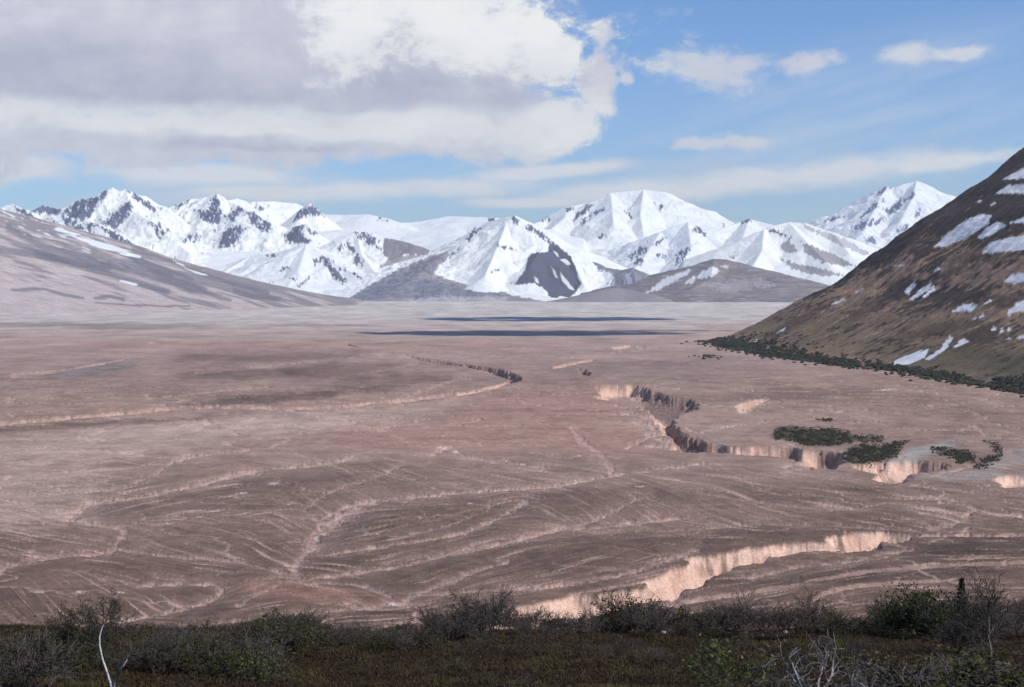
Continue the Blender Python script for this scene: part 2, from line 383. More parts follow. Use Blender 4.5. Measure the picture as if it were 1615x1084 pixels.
# tone patches (darker cinder, paler dust): centre, radii, tilt, tone factor, strength
DARK = s2l(80, 66, 61); GREY = s2l(104, 98, 100); LIGHT = s2l(164, 142, 134); RED = s2l(150, 112, 100)
TONES = [
 (134,584,85,11,-.10,GREY,.75),(378,590,130,9,-.03,DARK,.6),(435,628,170,9,-.10,DARK,.65),(420,563,190,13,-.02,DARK,.45),(520,588,120,14,.0,DARK,.55),(600,605,120,16,-.10,DARK,.4),
 (150,670,230,6,-.06,DARK,.6),(200,515,130,6,0,GREY,.55),(60,512,80,5,0,GREY,.5),(500,513,120,3,0,GREY,.3),(150,700,260,26,-.08,LIGHT,.75),(450,665,220,18,-.08,LIGHT,.6),(60,780,140,60,-.05,LIGHT,.6),
 (620,650,160,12,-.15,LIGHT,.4),(280,620,220,12,0,DARK,.25),(195,798,50,9,-.1,DARK,.55),(330,790,160,24,-.12,DARK,.35),(560,745,220,20,-.05,DARK,.35),(820,800,260,26,-.08,DARK,.45),
 (900,870,260,26,-.08,DARK,.45),(570,920,70,16,.1,DARK,.6),(640,915,50,16,.2,DARK,.45),(540,880,90,18,-.1,DARK,.5),(230,880,160,18,.05,DARK,.3),(30,950,60,22,.1,DARK,.5),(340,960,70,14,-.2,DARK,.55),
 (480,930,120,18,.08,RED,.5),(1560,865,170,24,0,DARK,.75),(1330,905,260,14,-.06,DARK,.6),(1450,905,200,9,-.05,DARK,.65),(1250,840,220,16,-.03,DARK,.4),(1200,780,300,22,.0,DARK,.35),
 (1450,820,200,16,0,DARK,.2),(1250,620,200,10,-.05,DARK,.35),(1450,640,200,18,.05,DARK,.3),(1000,585,160,14,0,GREY,.35),(1120,572,120,9,0,GREY,.3),(860,640,180,40,-.1,RED,.3),(700,690,260,26,0,RED,.35),
 (940,690,110,30,.1,RED,.4),(330,545,260,8,0,RED,.4),(700,545,240,10,0,RED,.35),(1430,700,180,30,.05,DARK,.3),(1540,752,110,10,.0,s2l(150,142,142),.5),(1450,715,60,12,-.3,s2l(146,144,144),.65),(1590,725,60,16,-.3,s2l(146,140,140),.4),
 (400,980,200,14,-.05,DARK,.4),(760,960,130,10,-.05,DARK,.45),(400,800,40,6,-.2,DARK,.3),(560,833,30,14,-.6,s2l(98,84,82),.6),
]
tn = fbm(GP/45, GQ/13, 4, 161)
for cx, cy, rx, ry, tl, cc, st in TONES:
    sel = (np.abs(GP-cx) < rx*1.7) & (np.abs(GQ-cy) < ry*1.7+abs(tl)*rx*1.6)
    x, y = GP[sel]-cx, GQ[sel]-cy-tl*(GP[sel]-cx)
    r = np.sqrt((x/rx)**2+(y/ry)**2)+.55*tn[sel]
    col[sel] = mixc(col[sel], cc, st*(1-sm(.45, 1.25, r)))
# broken tone everywhere
t1 = fbm(GX/170, GY/260, 4, 171); t2 = fbm(GX/34, GY/48, 4, 181)*(1-sm(2500, 5000, GD))+fbm(GX/150, GY/210, 4, 183)*sm(2500, 5000, GD); t3 = fbm(GP/70, GQ/5, 3, 191)
def byscale(a, b_, seed, octv=3):
    f1 = sm(900, 1900, GD); f2 = sm(3000, 6000, GD)
    return fbm(GX/a, GY/b_, octv, seed)*(1-f1)+fbm(GX/(3.5*a), GY/(3.5*b_), octv, seed+1)*f1*(1-f2)+fbm(GX/(12*a), GY/(12*b_), octv, seed+2)*f2
t4 = byscale(5, 7, 187)
col *= (1.22*(1+.30*t1+.30*t2+.22*t3+.22*t4))[..., None]
PINK = tuple(1.45*q for q in s2l(178, 148, 133))
col *= np.array([1.0, 1.0, .915], np.float32)
col = mixc(col, PINK, np.clip(.55*fine, 0, .5))
col = mixc(col, PINK, .70*streak_hi)
col *= (1-.30*streak_lo)[..., None]
col = mixc(col, PINK, np.clip(.55*rill, 0, .5))
col = mixc(col, tuple(1.3*q for q in s2l(180, 150, 137)), np.clip(pale*(.75+.55*byscale(9, 14, 199)), 0, .8))
col = mixc(col, s2l(186, 172, 164), np.clip((pale-.5)*1.2, 0, .5)*sm(0, .4, fbm(GX/14, GY/14, 3, 197)))
# canyon walls in bare pink tuff, stained in vertical streaks, ashier floors
wc = sm(.02, .12, cdep)
stain = fbm(GX/5, GY/14, 3, 211)
wallc = np.stack([np.full(GP.shape, v) for v in s2l(214, 178, 157)], -1)*(1+.22*stain)[..., None]
wallc = mixc(wallc, s2l(184, 140, 118), .55*sm(.0, .5, fbm(GX/22, GY/22, 3, 221)))
wallc = mixc(wallc, s2l(150, 128, 122), sm(.80, .99, cdep)*.8)
crack = sm(.55, .85, ridged(GX/7, GY/40, 3, 223))*sm(-.2, .3, fbm(GX/30, GY/30, 2, 225))
wallc *= (1-.55*crack)[..., None]
for poly, a_ in [([(1012,612),(1040,612),(1110,628),(1112,650),(1060,652),(1020,634)], .7), ([(1050,650),(1085,648),(1130,690),(1120,706),(1066,704),(1048,680)], .7), ([(1096,694),(1150,702),(1150,716),(1080,714)], .65), ([(1228,700),(1260,704),(1262,730),(1238,724)], .75), ([(1290,706),(1335,712),(1330,740),(1296,740)], .65), ([(1452,724),(1505,728),(1505,748),(1452,748)], .6), ([(725,570),(830,584),(830,606),(800,598),(725,582)], .8), ([(540,538),(575,546),(570,552),(540,546)], .8), ([(640,558),(735,572),(730,580),(640,566)], .7), ([(902,578),(938,584),(936,598),(904,594)], .8), ([(1382,848),(1420,846),(1420,860),(1382,862)], .85), ([(1100,902),(1138,890),(1110,922),(1072,938)], .5)]:  # dark ash on these walls, with canyon shade painted into the colour too
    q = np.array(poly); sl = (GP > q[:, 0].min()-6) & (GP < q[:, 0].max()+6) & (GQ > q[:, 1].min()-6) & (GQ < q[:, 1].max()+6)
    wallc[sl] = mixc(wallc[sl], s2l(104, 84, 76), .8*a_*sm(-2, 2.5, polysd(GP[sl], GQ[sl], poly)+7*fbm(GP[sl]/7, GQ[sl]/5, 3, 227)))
wallc = mixc(wallc, s2l(168, 138, 124), .85*(1-sm(2, 9, cmax)))
wc = wc*(.55+.45*sm(2, 8, cmax))
wc = wc*np.where((GP < 720) & (GQ < 690), .35+.55*sm(-.25, .35, fbm(GP/45, GQ/30, 3, 229)), 1)
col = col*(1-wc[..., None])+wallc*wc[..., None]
# late snow / salt patches left lying on the plain
# moss and alder litter, darkening the ground round the thickets
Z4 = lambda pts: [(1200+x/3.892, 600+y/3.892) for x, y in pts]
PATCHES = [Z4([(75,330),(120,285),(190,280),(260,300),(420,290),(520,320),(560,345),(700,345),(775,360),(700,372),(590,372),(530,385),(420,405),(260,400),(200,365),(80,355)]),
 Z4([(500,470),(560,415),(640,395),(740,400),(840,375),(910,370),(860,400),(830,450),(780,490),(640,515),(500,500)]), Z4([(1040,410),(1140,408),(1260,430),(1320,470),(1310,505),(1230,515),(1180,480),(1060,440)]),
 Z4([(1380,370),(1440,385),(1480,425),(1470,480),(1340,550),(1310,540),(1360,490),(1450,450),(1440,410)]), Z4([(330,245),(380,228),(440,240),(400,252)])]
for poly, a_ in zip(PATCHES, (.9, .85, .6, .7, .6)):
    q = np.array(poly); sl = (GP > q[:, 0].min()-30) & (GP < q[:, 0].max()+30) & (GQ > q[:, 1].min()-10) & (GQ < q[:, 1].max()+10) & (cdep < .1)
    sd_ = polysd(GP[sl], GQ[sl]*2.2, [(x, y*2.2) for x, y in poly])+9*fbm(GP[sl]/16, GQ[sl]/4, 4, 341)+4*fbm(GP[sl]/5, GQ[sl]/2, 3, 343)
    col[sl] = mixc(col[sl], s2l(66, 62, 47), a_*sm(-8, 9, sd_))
SPOTS = [(60,936,16,2.4),(126,935,9,2.6),(192,933,10,2),(431,762,12,3),(383,777,9,2),(266,825,7,1.8),(314,816,6,1.4),(510,836,7,4),(500,843,4,4),(800,727,5,1.2),(823,732,8,1.2),(640,632,7,2.2),(600,634,6,1.8),
 (700,705,12,3),(718,712,9,3),(1400,615,14,1.6),(1385,616,8,1.4),(1200,636,12,3.5),(1178,647,11,4),(1170,651,9,3),(1010,769,10,1.6),(918,759,16,2.4),(742,793,5,1.6),(620,946,14,2.6),(455,648,7,1.5),(1325,648,10,1.2),(1468,640,6,1),(1150,672,12,1.4),(1318,650,14,1),(40,593,16,2.2),(240,541,10,1)]
for cx, cy, rx, ry in SPOTS:
    sel = (np.abs(GP-cx) < rx*2) & (np.abs(GQ-cy) < ry*2)
    r = np.sqrt(((GP[sel]-cx)/rx)**2+((GQ[sel]-cy)/ry)**2)+1.1*fbm(GP[sel]/5, GQ[sel]/1.8, 3, 231)
    col[sel] = mixc(col[sel], s2l(214, 200, 188), .62*(1-sm(.3, 1.0, r)))
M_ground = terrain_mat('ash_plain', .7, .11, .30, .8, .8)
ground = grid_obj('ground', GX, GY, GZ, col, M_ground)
# ================================================================== MOUNTAINS
def P3(px, py, D): return np.array([(px-CX)/F*D, D, HC-(py-HY)/F*D])

SNOW = (.85, .845, .79)
def build_mountain(name, ridges, pxr, Dr, nc, nrow, mat, slope=.55, zb=-60, amp=90, wl=700, seed=0, rock=(.10, .10, .12),
                   rocky=0., rpolys=(), base=SNOW, tint=None, steep_rock=0., lim=None, streak=(5, 22)):
    c = np.linspace(pxr[0], pxr[1], nc); d = np.linspace(Dr[1], Dr[0], nrow)
    PXg, Dg = np.meshgrid(c, d)
    X = (PXg-CX)/F*Dg; Y = Dg
    wxx = fbm(X/wl, Y/wl, 3, seed+1)*wl*.16; wyy = fbm(X/wl, Y/wl, 3, seed+2)*wl*.16
    Z = np.full(X.shape, -1e9); DD = np.full(X.shape, 1e9)
    for pas in range(2):
        if pas: w = 1-np.exp(-(DD/260)**1.3); xx, yy = X+wxx*w, Y+wyy*w; Z[:] = -1e9; DD[:] = 1e9
        else: xx, yy = X, Y
        for rg in ridges:
            s = slope
            if isinstance(rg, tuple): s, rg = rg
            Q = [P3(*q) for q in rg]
            segs = zip(Q[:-1], Q[1:]) if len(Q) > 1 else [(Q[0], Q[0]+np.array([1., 0, 0]))]
            for A, B in segs:
                v = B-A; L2 = v[0]**2+v[1]**2+1e-9
                t = np.clip(((xx-A[0])*v[0]+(yy-A[1])*v[1])/L2, 0, 1)
                dd = np.hypot(xx-A[0]-t*v[0], yy-A[1]-t*v[1])
                h = A[2]+t*v[2]-zb
                hh = np.maximum(h, 5); z = zb+h*np.clip(1-dd*s/(1.55*hh), 0, 1)**1.55
                up = z > Z
                Z = np.where(up, z, Z); DD = np.where(up, dd, DD)
    fade = (1-np.exp(-DD/170))*np.clip((Z-zb)/350, 0.06, 1)
    n = ridged(X/wl, Y/wl, 6, seed+5, gain=.52)-.55
    Z = Z+amp*n*fade+amp*.10*fbm(X/60, Y/60, 3, seed+9)*np.clip((Z-zb)/350, 0.03, 1)
    e = (Dg-Dr[0])/(Dr[1]-Dr[0]); Z = Z-(1-sm(0, .05, e))*np.clip(Z+80, 0, None)
    ex = np.minimum(PXg-pxr[0], pxr[1]-PXg); Z = Z-(1-sm(0, 40, ex))*np.clip(Z+80, 0, None)
    PY = HY-F*(Z-HC)/Y
    gy, gx = np.gradient(Z); dY = np.gradient(Y, axis=0); dX = np.gradient(X, axis=1)
    st = np.hypot(gy/dY, gx/dX)
    co = np.zeros(X.shape+(3,), np.float32)+np.asarray(base, np.float32)
    co *= (1+.09*fbm(X/300, Y/300, 5, seed+31, gain=.6))[..., None]
    if tint is not None: co = tint(co, PXg, PY, X, Y, Z, st)
    n1 = fbm((PXg+PY*.35)/streak[0], PY/streak[1], 4, seed+41); n2 = fbm(PXg/40, PY/25, 3, seed+43); n3 = fbm((PXg-PY*.4)/4., PY/9., 4, seed+47, gain=.6)
    n4 = fbm((PXg+PY*.6)/2.6, (PY-PXg*.3)/4.5, 3, seed+53, gain=.65)
    rm = np.zeros(X.shape)
    if rocky: rm = sm(.0, .16, n1*.7+n2*.5+.25*n3+.3*n4+steep_rock*(st-.75)+rocky-.5)
    for item in rpolys:
        poly, stg = item[0], item[1]; rc = item[2] if len(item) > 2 else None
        sf = item[3] if len(item) > 3 else 2.5
        q = np.array(poly); sel = (PXg > q[:, 0].min()-14) & (PXg < q[:, 0].max()+14) & (PY > q[:, 1].min()-14) & (PY < q[:, 1].max()+14)
        if not sel.any(): continue
        x, y = PXg[sel], PY[sel]
        sd = polysd(x+3*n2[sel], y+2*n2[sel], poly)
        if rc is None: a = sm(-.10, .22, np.clip(sd/5, -1.5, .5)+1.3*n1[sel]+1.2*n3[sel]+.9*n4[sel]+(stg-.78)*1.2)
        else: a = sm(-.8, .9, sd+sf*2.2*n1[sel]+sf*.9*n3[sel])*stg
        if rc is None: rm[sel] = np.maximum(rm[sel], a)
        else: co[sel] = mixc(co[sel], rc, a)
    rv = np.array([1.2, 1.25, 1.45], np.float32)*np.asarray(rock, np.float32)*(1+.5*n3[..., None]+.3*n2[..., None])
    co = co*(1-rm[..., None])+rv*rm[..., None]
    return grid_obj(name, X, Y, Z, co, mat)

M_mt = terrain_mat('snow_and_rock', .02, .004, .06, .35, 12, .85)
ASH = (.27, .235, .235); ASHD = (.16, .15, .165); BRN = (.235, .19, .18)

# --- far left range of sharp peaks
lp = [
 [(-320,322,19800),(-160,310,19800),(-40,332,19600),(0,329,19500),(19,321,19500),(36,329,19500),(52,333,19600),(68,323,20000),(84,327,20000),(99,333,19900),(114,326,19500),(130,314,19300),(146,312,19200),(166,300,19000),(177,295,19000),(188,301,19000),(200,298,19000),(213,306,19100),(224,312,19200),(250,332,19500),(258,332,19700),(276,323,19900),(302,313,20000),(322,313,20000),(341,305,19800),(359,316,19900),(374,313,20200),(393,319,20400),(430,317,21200),(468,321,21400)],
 (.5, [(166,300,19000),(140,345,18200),(105,358,17800),(60,372,17200)]),
 (.55, [(200,298,19000),(205,330,18300),(240,350,17700),(262,370,17400),(300,400,16900)]),
 (.5, [(341,305,19800),(350,335,19000),(385,352,18500),(425,368,18100)]),
 (.55, [(359,316,19900),(395,335,19000),(425,352,18500),(432,362,18300)]),
 (.55, [(302,313,20000),(270,340,19300),(262,352,19100)]),
 (.6, [(365,362,18300),(385,359,18200),(395,372,18000)]),
 (.6, [(300,371,18300),(308,369,18300),(318,378,18200)]),
 (.45, [(19,321,19500),(60,345,18600),(120,365,17600),(180,385,17000),(215,400,16500)]),
 (.5, [(100,340,18500),(150,352,17600),(190,372,17000),(225,395,16500)]),
]
def lt(co, px, py, X, Y, Z, st): return mixc(co, (.80, .82, .86), .5*sm(.1, .6, fbm(X/900, Y/900, 3, 77)))
build_mountain('mountain_range', lp, (-420, 640), (15200, 22500), 760, 330, M_mt, slope=.62, amp=165, wl=520, seed=11, rock=(.095, .10, .13), tint=lt, rocky=.10, steep_rock=.4, streak=(6, 20),
  rpolys=[([(104,332),(130,312),(150,312),(166,301),(172,308),(150,322),(146,340),(128,346),(110,345)], .92), ([(165,352),(190,330),(203,318),(207,330),(196,346),(182,361)], .95),
          ([(200,299),(224,311),(248,331),(244,336),(222,322),(206,310)], .75), ([(96,340),(120,348),(135,362),(110,362)], .7), ([(134,352),(150,350),(152,365),(140,372)], .55), ([(52,333),(68,322),(99,331),(92,340),(62,336)], .9),
          ([(18,322),(36,330),(60,346),(54,349),(24,334)], .75),
          ([(312,342),(332,322),(341,306),(348,330),(346,352),(330,352)], .85), ([(352,340),(372,325),(384,330),(368,348)], .7), ([(385,330),(400,334),(428,354),(430,364),(412,368),(396,352)], .6),
          ([(345,386),(352,368),(372,356),(386,362),(380,374),(362,388)], .97), ([(284,382),(296,370),(308,368),(318,378),(306,384)], .45), ([(232,352),(250,346),(268,362),(258,372),(240,360)], .4),
          ([(276,323),(304,313),(302,318),(280,328)], .6), ([(393,319),(410,322),(420,334),(405,332)], .5), ([(150,352),(176,364),(212,385),(216,395),(180,380)], .7)])
# --- nunataks rising from the ice
build_mountain('rocky_peak', [[(459,346,20000),(466,336,20000),(478,327,19900),(489,320,19900),(497,326,19900),(510,339,20000)], (.9, [(478,327,19900),(472,343,19500)])], (390, 580), (18300, 21200), 230, 110, M_mt, slope=.95, amp=60, wl=240, seed=21, zb=480,
  rocky=.15, rpolys=[([(462,342),(478,328),(497,325),(511,340),(485,338),(465,348)], .95)])
build_mountain('rocky_peak', [[(450,372,18300),(462,358,18300),(484,352,18200),(500,366,18300)]], (380, 575), (16800, 19400), 230, 110, M_mt, slope=.9, amp=60, wl=240, seed=23, zb=380,
  rocky=.15, rpolys=[([(449,372),(463,358),(478,354),(478,372),(490,382),(470,382),(452,380)], .95), ([(484,356),(500,366),(505,370),(488,372)], .7)])
# --- ice plateau behind
pl = [[(400,330,21500),(470,334,21500),(510,338,21500),(545,339,21500),(580,338,21300),(604,343,21200),(622,351,21200),(644,351,21300),(666,349,21400),(685,345,21600),(705,341,21600),(740,342,21400),(778,343,21200),(812,348,21000),(840,356,21000)],
      (.22, [(470,365,19500),(560,362,19500),(640,368,19500),(720,360,19500)]), (.2, [(300,392,17800),(420,392,17800),(480,395,17500)]), (.2,[(150,395,17600),(240,392,17800),(300,392,17800)])]
build_mountain('snowfield', pl, (-100, 960), (14500, 23500), 640, 260, M_mt, slope=.3, amp=36, wl=900, seed=31, base=(.81, .815, .79), rocky=0,
  rpolys=[([(598,341),(622,351),(610,353),(590,349)], .25), ([(418,337),(436,335),(440,341),(422,342)], .7), ([(740,368),(748,360),(756,362),(744,372),(738,380)], .8), ([(770,345),(780,344),(782,352),(772,358)], .8)])
# --- middle left: snow shoulder and the ash-covered shoulder behind it
build_mountain('snow_hill', [[(395,404,16800),(440,398,16600),(484,384,16400),(510,403,16100),(541,423,15700),(578,440,15300)], (.4, [(484,384,16400),(470,430,15300),(455,450,14900)]), (.5, [(510,403,16100),(535,440,15300),(545,458,14900)]), (.35, [(395,404,16800),(350,430,16000)])],
  (240, 680), (13600, 18200), 360, 230, M_mt, slope=.42, amp=60, wl=520, seed=41, rocky=.05, base=(.81, .815, .79),
  rpolys=[([(508,402),(522,418),(545,442),(547,452),(530,440),(514,420)], .85), ([(490,408),(508,404),(512,414),(498,418)], .6), ([(420,400),(438,401),(434,407),(420,406)], .55), ([(438,425),(456,418),(458,424),(440,430)], .6),
          ([(452,438),(468,434),(462,442)], .6), ([(468,450),(488,436),(486,442),(470,455)], .6), ([(510,402),(545,424),(575,438),(570,442),(535,424)], .55)])
build_mountain('ash_shoulder', [[(520,398,17600),(545,372,17300),(562,364,17100),(590,368,17000),(612,375,16900),(650,384,16800),(684,396,16700)], (.5, [(562,364,17100),(570,400,16400),(590,428,15700),(612,440,15300)]), (.5, [(562,364,17100),(540,390,16700),(530,410,16300)])],
  (440, 800), (13800, 18600), 330, 240, M_mt, slope=.5, amp=60, wl=420, seed=51, rocky=.03,
  rpolys=[([(606,376),(630,376),(684,396),(670,404),(640,402),(616,414),(604,398)], .95, (.20, .18, .195)), ([(616,402),(664,400),(660,416),(612,440),(596,424)], .85, (.24, .21, .21)),
          ([(555,366),(575,364),(600,378),(606,398),(590,392),(566,378)], .55), ([(548,378),(556,388),(564,398),(556,404),(546,390)], .6), ([(560,402),(570,406),(572,418),(560,416)], .85), ([(532,386),(544,382),(540,402),(532,398)], .5)])
# --- lava dome / moraine spilling from the pass
build_mountain('moraine', [[(740,384,16900),(712,392,16400),(690,408,15800),(670,424,15200),(650,440,14700),(610,462,14100)], [(606,463,14100),(630,452,14300),(660,447,14500),(700,453,14200),(760,461,14000),(800,467,13900),(850,475,13600)]],
  (440, 960), (12000, 17800), 420, 240, M_mt, slope=.30, amp=60, wl=170, seed=61, base=(.82, .82, .79), rocky=0,
  rpolys=[([(540,476),(572,456),(600,441),(620,430),(650,415),(690,400),(716,390),(708,402),(694,418),(684,432),(720,445),(770,455),(810,466),(850,474),(880,484),(530,484)], 1., (.29, .26, .265), 1.6),
          ([(540,476),(572,456),(600,444),(650,436),(720,447),(770,457),(810,467),(700,470),(600,472)], .56, None), ([(610,436),(650,418),(690,404),(700,404),(680,430),(640,440)], .5, None),
          ([(640,474),(660,464),(720,464),(800,469),(800,476),(650,477)], .4, (.62, .6, .6), 5)], rock=(.15, .145, .155), streak=(14, 3.5))
# --- central snow mountain with its dark wedge of cliff
build_mountain('snow_mountain', [[(745,366,17300),(770,350,17000),(790,345,16800),(803,341,16700),(812,340,16600),(822,345,16600),(835,355,16500),(856,369,16300),(872,384,16100),(900,405,15700),(912,430,15200),(922,452,14700)],
  (.6, [(803,341,16700),(792,370,16000),(780,400,15400),(765,435,14700)]), (.5, [(866,384,16100),(850,398,15600),(836,420,15100)]), (.85, [(745,366,17300),(728,388,16600),(715,410,16000)])],
  (520, 1060), (13000, 18800), 480, 300, M_mt, slope=.55, amp=60, wl=520, seed=71, rocky=.03, steep_rock=.1,
  rpolys=[([(867,386),(874,383),(900,405),(906,418),(916,449),(906,464),(893,472),(866,472),(862,460),(846,447),(812,449),(804,447),(822,434),(838,400),(864,397)], 1., (.105, .108, .135), 1.6),
          ([(872,396),(878,398),(884,408),(878,404)], .9, SNOW, 1), ([(884,410),(892,408),(902,418),(894,418)], .9, SNOW, 1), ([(868,420),(873,424),(882,440),(876,438)], .8, SNOW, 1), ([(884,430),(890,436),(906,458),(898,456),(888,444)], .8, SNOW, 1), ([(842,436),(848,440),(850,447),(844,444)], .8, SNOW, 1), ([(806,446),(818,432),(822,432),(812,448)], .8, SNOW, 1),
          ([(832,352),(850,362),(872,383),(866,386),(846,370),(832,362)], .75), ([(804,342),(812,340),(820,346),(816,356),(808,350)], .6), ([(784,386),(812,390),(820,396),(790,395)], .4), ([(776,428),(786,423),(784,428),(776,431)], .7), ([(736,378),(744,364),(758,360),(748,372),(740,384)], .6), ([(712,400),(722,394),(718,402),(704,412)], .7)])
# --- the great volcano under its cloud cap
build_mountain('volcano', [[(800,372,22500),(838,354,23000),(864,345,23400),(885,339,23600),(898,326,23800),(929,319,24000),(945,312,24000),(963,304,24000),(1015,299,24000),(1054,304,24000),(1085,320,24000),(1124,338,24000),(1153,353,24000),(1200,372,24000)],
  (.5, [(963,304,24000),(966,330,22800),(968,356,21700)]), (.45, [(898,326,23800),(890,345,22900),(870,360,22200)]), (.5, [(1015,299,24000),(1010,340,22500),(1015,370,21500)]), (.3, [(870,375,21500),(900,395,20500),(960,392,20000)]), (.5, [(929,319,24000),(920,340,23000)]), (.25,[(930,400,19800),(960,410,19000),(1000,420,18200)])],
  (740, 1240), (17300, 25500), 430, 300, M_mt, slope=.5, amp=90, wl=900, seed=81, rocky=.0, base=(.84, .845, .80),
  rpolys=[([(892,332),(900,326),(904,330),(898,334)], .85), ([(904,344),(916,332),(934,322),(936,326),(922,336),(908,348)], .85), ([(916,350),(926,340),(936,338),(924,350),(918,357)], .8), ([(926,336),(952,328),(956,330),(940,340)], .5), ([(978,326),(986,332),(1000,345),(994,344)], .6), ([(944,374),(954,370),(956,374),(946,376)], .8), ([(1034,322),(1046,322),(1048,330),(1040,330)], .5),
          ([(850,348),(868,344),(870,347),(852,351)], .6), ([(1136,346),(1144,352),(1140,358)], .5)])
# --- snow spurs in front of the volcano
build_mountain('snow_ridge', [[(990,412,18600),(1020,385,19300),(1041,366,19700),(1062,357,19800),(1085,350,19900),(1100,358,19800),(1116,369,19700),(1150,356,20200),(1170,350,20500),(1181,345,20600),(1200,350,20500),(1230,358,20300)], (.5, [(1085,350,19900),(1090,390,18500),(1070,420,17500)]), (.4, [(1041,366,19700),(1020,400,18500),(1000,425,17500)]), (.4, [(1181,345,20600),(1170,380,19000),(1140,405,18000)])],
  (880, 1350), (15500, 22300), 400, 230, M_mt, slope=.5, amp=70, wl=480, seed=91, rocky=.02, base=(.80, .81, .79),
  rpolys=[([(990,404),(1010,390),(1020,392),(1018,400),(998,412)], .65), ([(1030,384),(1048,372),(1050,376),(1034,394)], .6), ([(1036,402),(1048,400),(1050,408),(1040,408)], .7), ([(1066,398),(1080,390),(1096,386),(1084,402),(1068,420),(1062,420)], .5), ([(1098,352),(1116,368),(1110,374),(1088,362)], .6), ([(1168,352),(1182,345),(1186,350),(1172,356)], .7), ([(994,412),(1014,406),(1016,414),(1004,420)], .6)])
# --- the right-hand snow ridge, banded with ash
build_mountain('banded_ridge', [[(1160,408,16600),(1185,382,17000),(1205,362,17300),(1220,356,17400),(1244,350,17500),(1270,352,17400),(1312,366,17200),(1345,379,17000),(1382,393,16800),(1430,408,16600),(1500,425,16300)], (.5, [(1205,362,17300),(1202,395,16300),(1190,415,15800)]), (.4, [(1244,350,17500),(1275,385,16500),(1310,420,15500)]), (.4, [(1312,366,17200),(1340,400,16200)])],
  (1040, 1620), (13600, 18900), 440, 230, M_mt, slope=.45, amp=40, wl=600, seed=101, rocky=.0,
  rpolys=[([(1228,386),(1240,378),(1254,386),(1258,396),(1244,400),(1232,394)], .85, (.25, .225, .24)), ([(1262,380),(1290,392),(1320,404),(1350,420),(1330,420),(1290,412),(1268,398)], .9, (.27, .235, .24)), ([(1230,408),(1262,418),(1300,424),(1336,436),(1300,436),(1256,428)], .9, (.29, .26, .265)),
          ([(1266,353),(1290,362),(1330,376),(1376,402),(1360,402),(1310,380),(1270,360)], .65, (.30, .27, .28)), ([(1208,360),(1224,362),(1254,378),(1244,378),(1216,366)], .5), ([(1150,404),(1160,402),(1154,410)], .6), ([(1180,446),(1260,448),(1330,452),(1330,462),(1180,460)], .5, (.35, .32, .33), 5)])
# --- brown knoll and low moraine hill at the head of the plain
def kt(co, px, py, X, Y, Z, st): return mixc(mixc(co, (.15, .14, .155), .85*sm(-.1, .3, fbm(px/40, py/4, 4, 118, gain=.6))), (.42, .38, .37), .6*sm(.1, .4, fbm(px/26, py/2.5, 4, 119, gain=.6)))
build_mountain('brown_knoll', [[(985,470,13900),(1015,450,14300),(1043,434,14600),(1075,427,14800),(1095,420,14900),(1127,408,15000),(1145,409,15000),(1158,413,15000),(1176,423,14900),(1210,436,14700),(1251,447,14500),(1300,457,14200),(1360,462,14000)], (.35, [(1127,408,15000),(1120,440,14000),(1085,458,13400)]), (.3, [(1176,423,14900),(1190,450,13900)])],
  (880, 1560), (12000, 16200), 520, 220, M_mt, slope=.3, amp=36, wl=420, seed=111, base=BRN, tint=kt, rock=(.12, .115, .125), rocky=.12,
  rpolys=[([(1045,440),(1090,424),(1086,432),(1040,458),(1020,462)], .8, (.78, .78, .78), 3), ([(1092,438),(1104,432),(1124,420),(1132,426),(1126,436),(1104,440)], .85, (.82, .82, .82), 3), ([(1080,446),(1098,434),(1102,438),(1088,448)], .6, (.8, .8, .8), 3), ([(1136,420),(1148,416),(1146,424)], .6, (.8, .8, .8), 2),
          ([(1100,446),(1200,440),(1230,452),(1140,462)], .35, (.45, .42, .44), 5)])
build_mountain('moraine', [[(918,409,16000),(940,414,15800),(952,421,15600),(981,426,15400),(997,422,15300),(1012,430,15100),(1026,438,15000)], (.5, [(981,426,15400),(985,450,14600)]), (.5, [(997,422,15300),(1004,450,14400)])],
  (840, 1110), (13200, 16800), 240, 170, M_mt, slope=.45, amp=50, wl=240, seed=121, base=(.27, .25, .26), rock=(.14, .14, .16), rocky=.34,
  rpolys=[([(986,432),(996,428),(998,446),(990,452)], .6, (.75, .75, .76), 3), ([(915,424),(965,428),(972,452),(915,464)], .85, (.86, .87, .88), 4)])
build_mountain('moraine', [[(892,474,13300),(925,464,13500),(950,457,13600),(975,454,13700),(1000,458,13600),(1030,466,13300)]], (800, 1130), (12000, 14900), 260, 120, M_mt, slope=.25, amp=26, wl=240, seed=131, base=(.28, .25, .255), rock=(.15, .145, .16), rocky=.2)
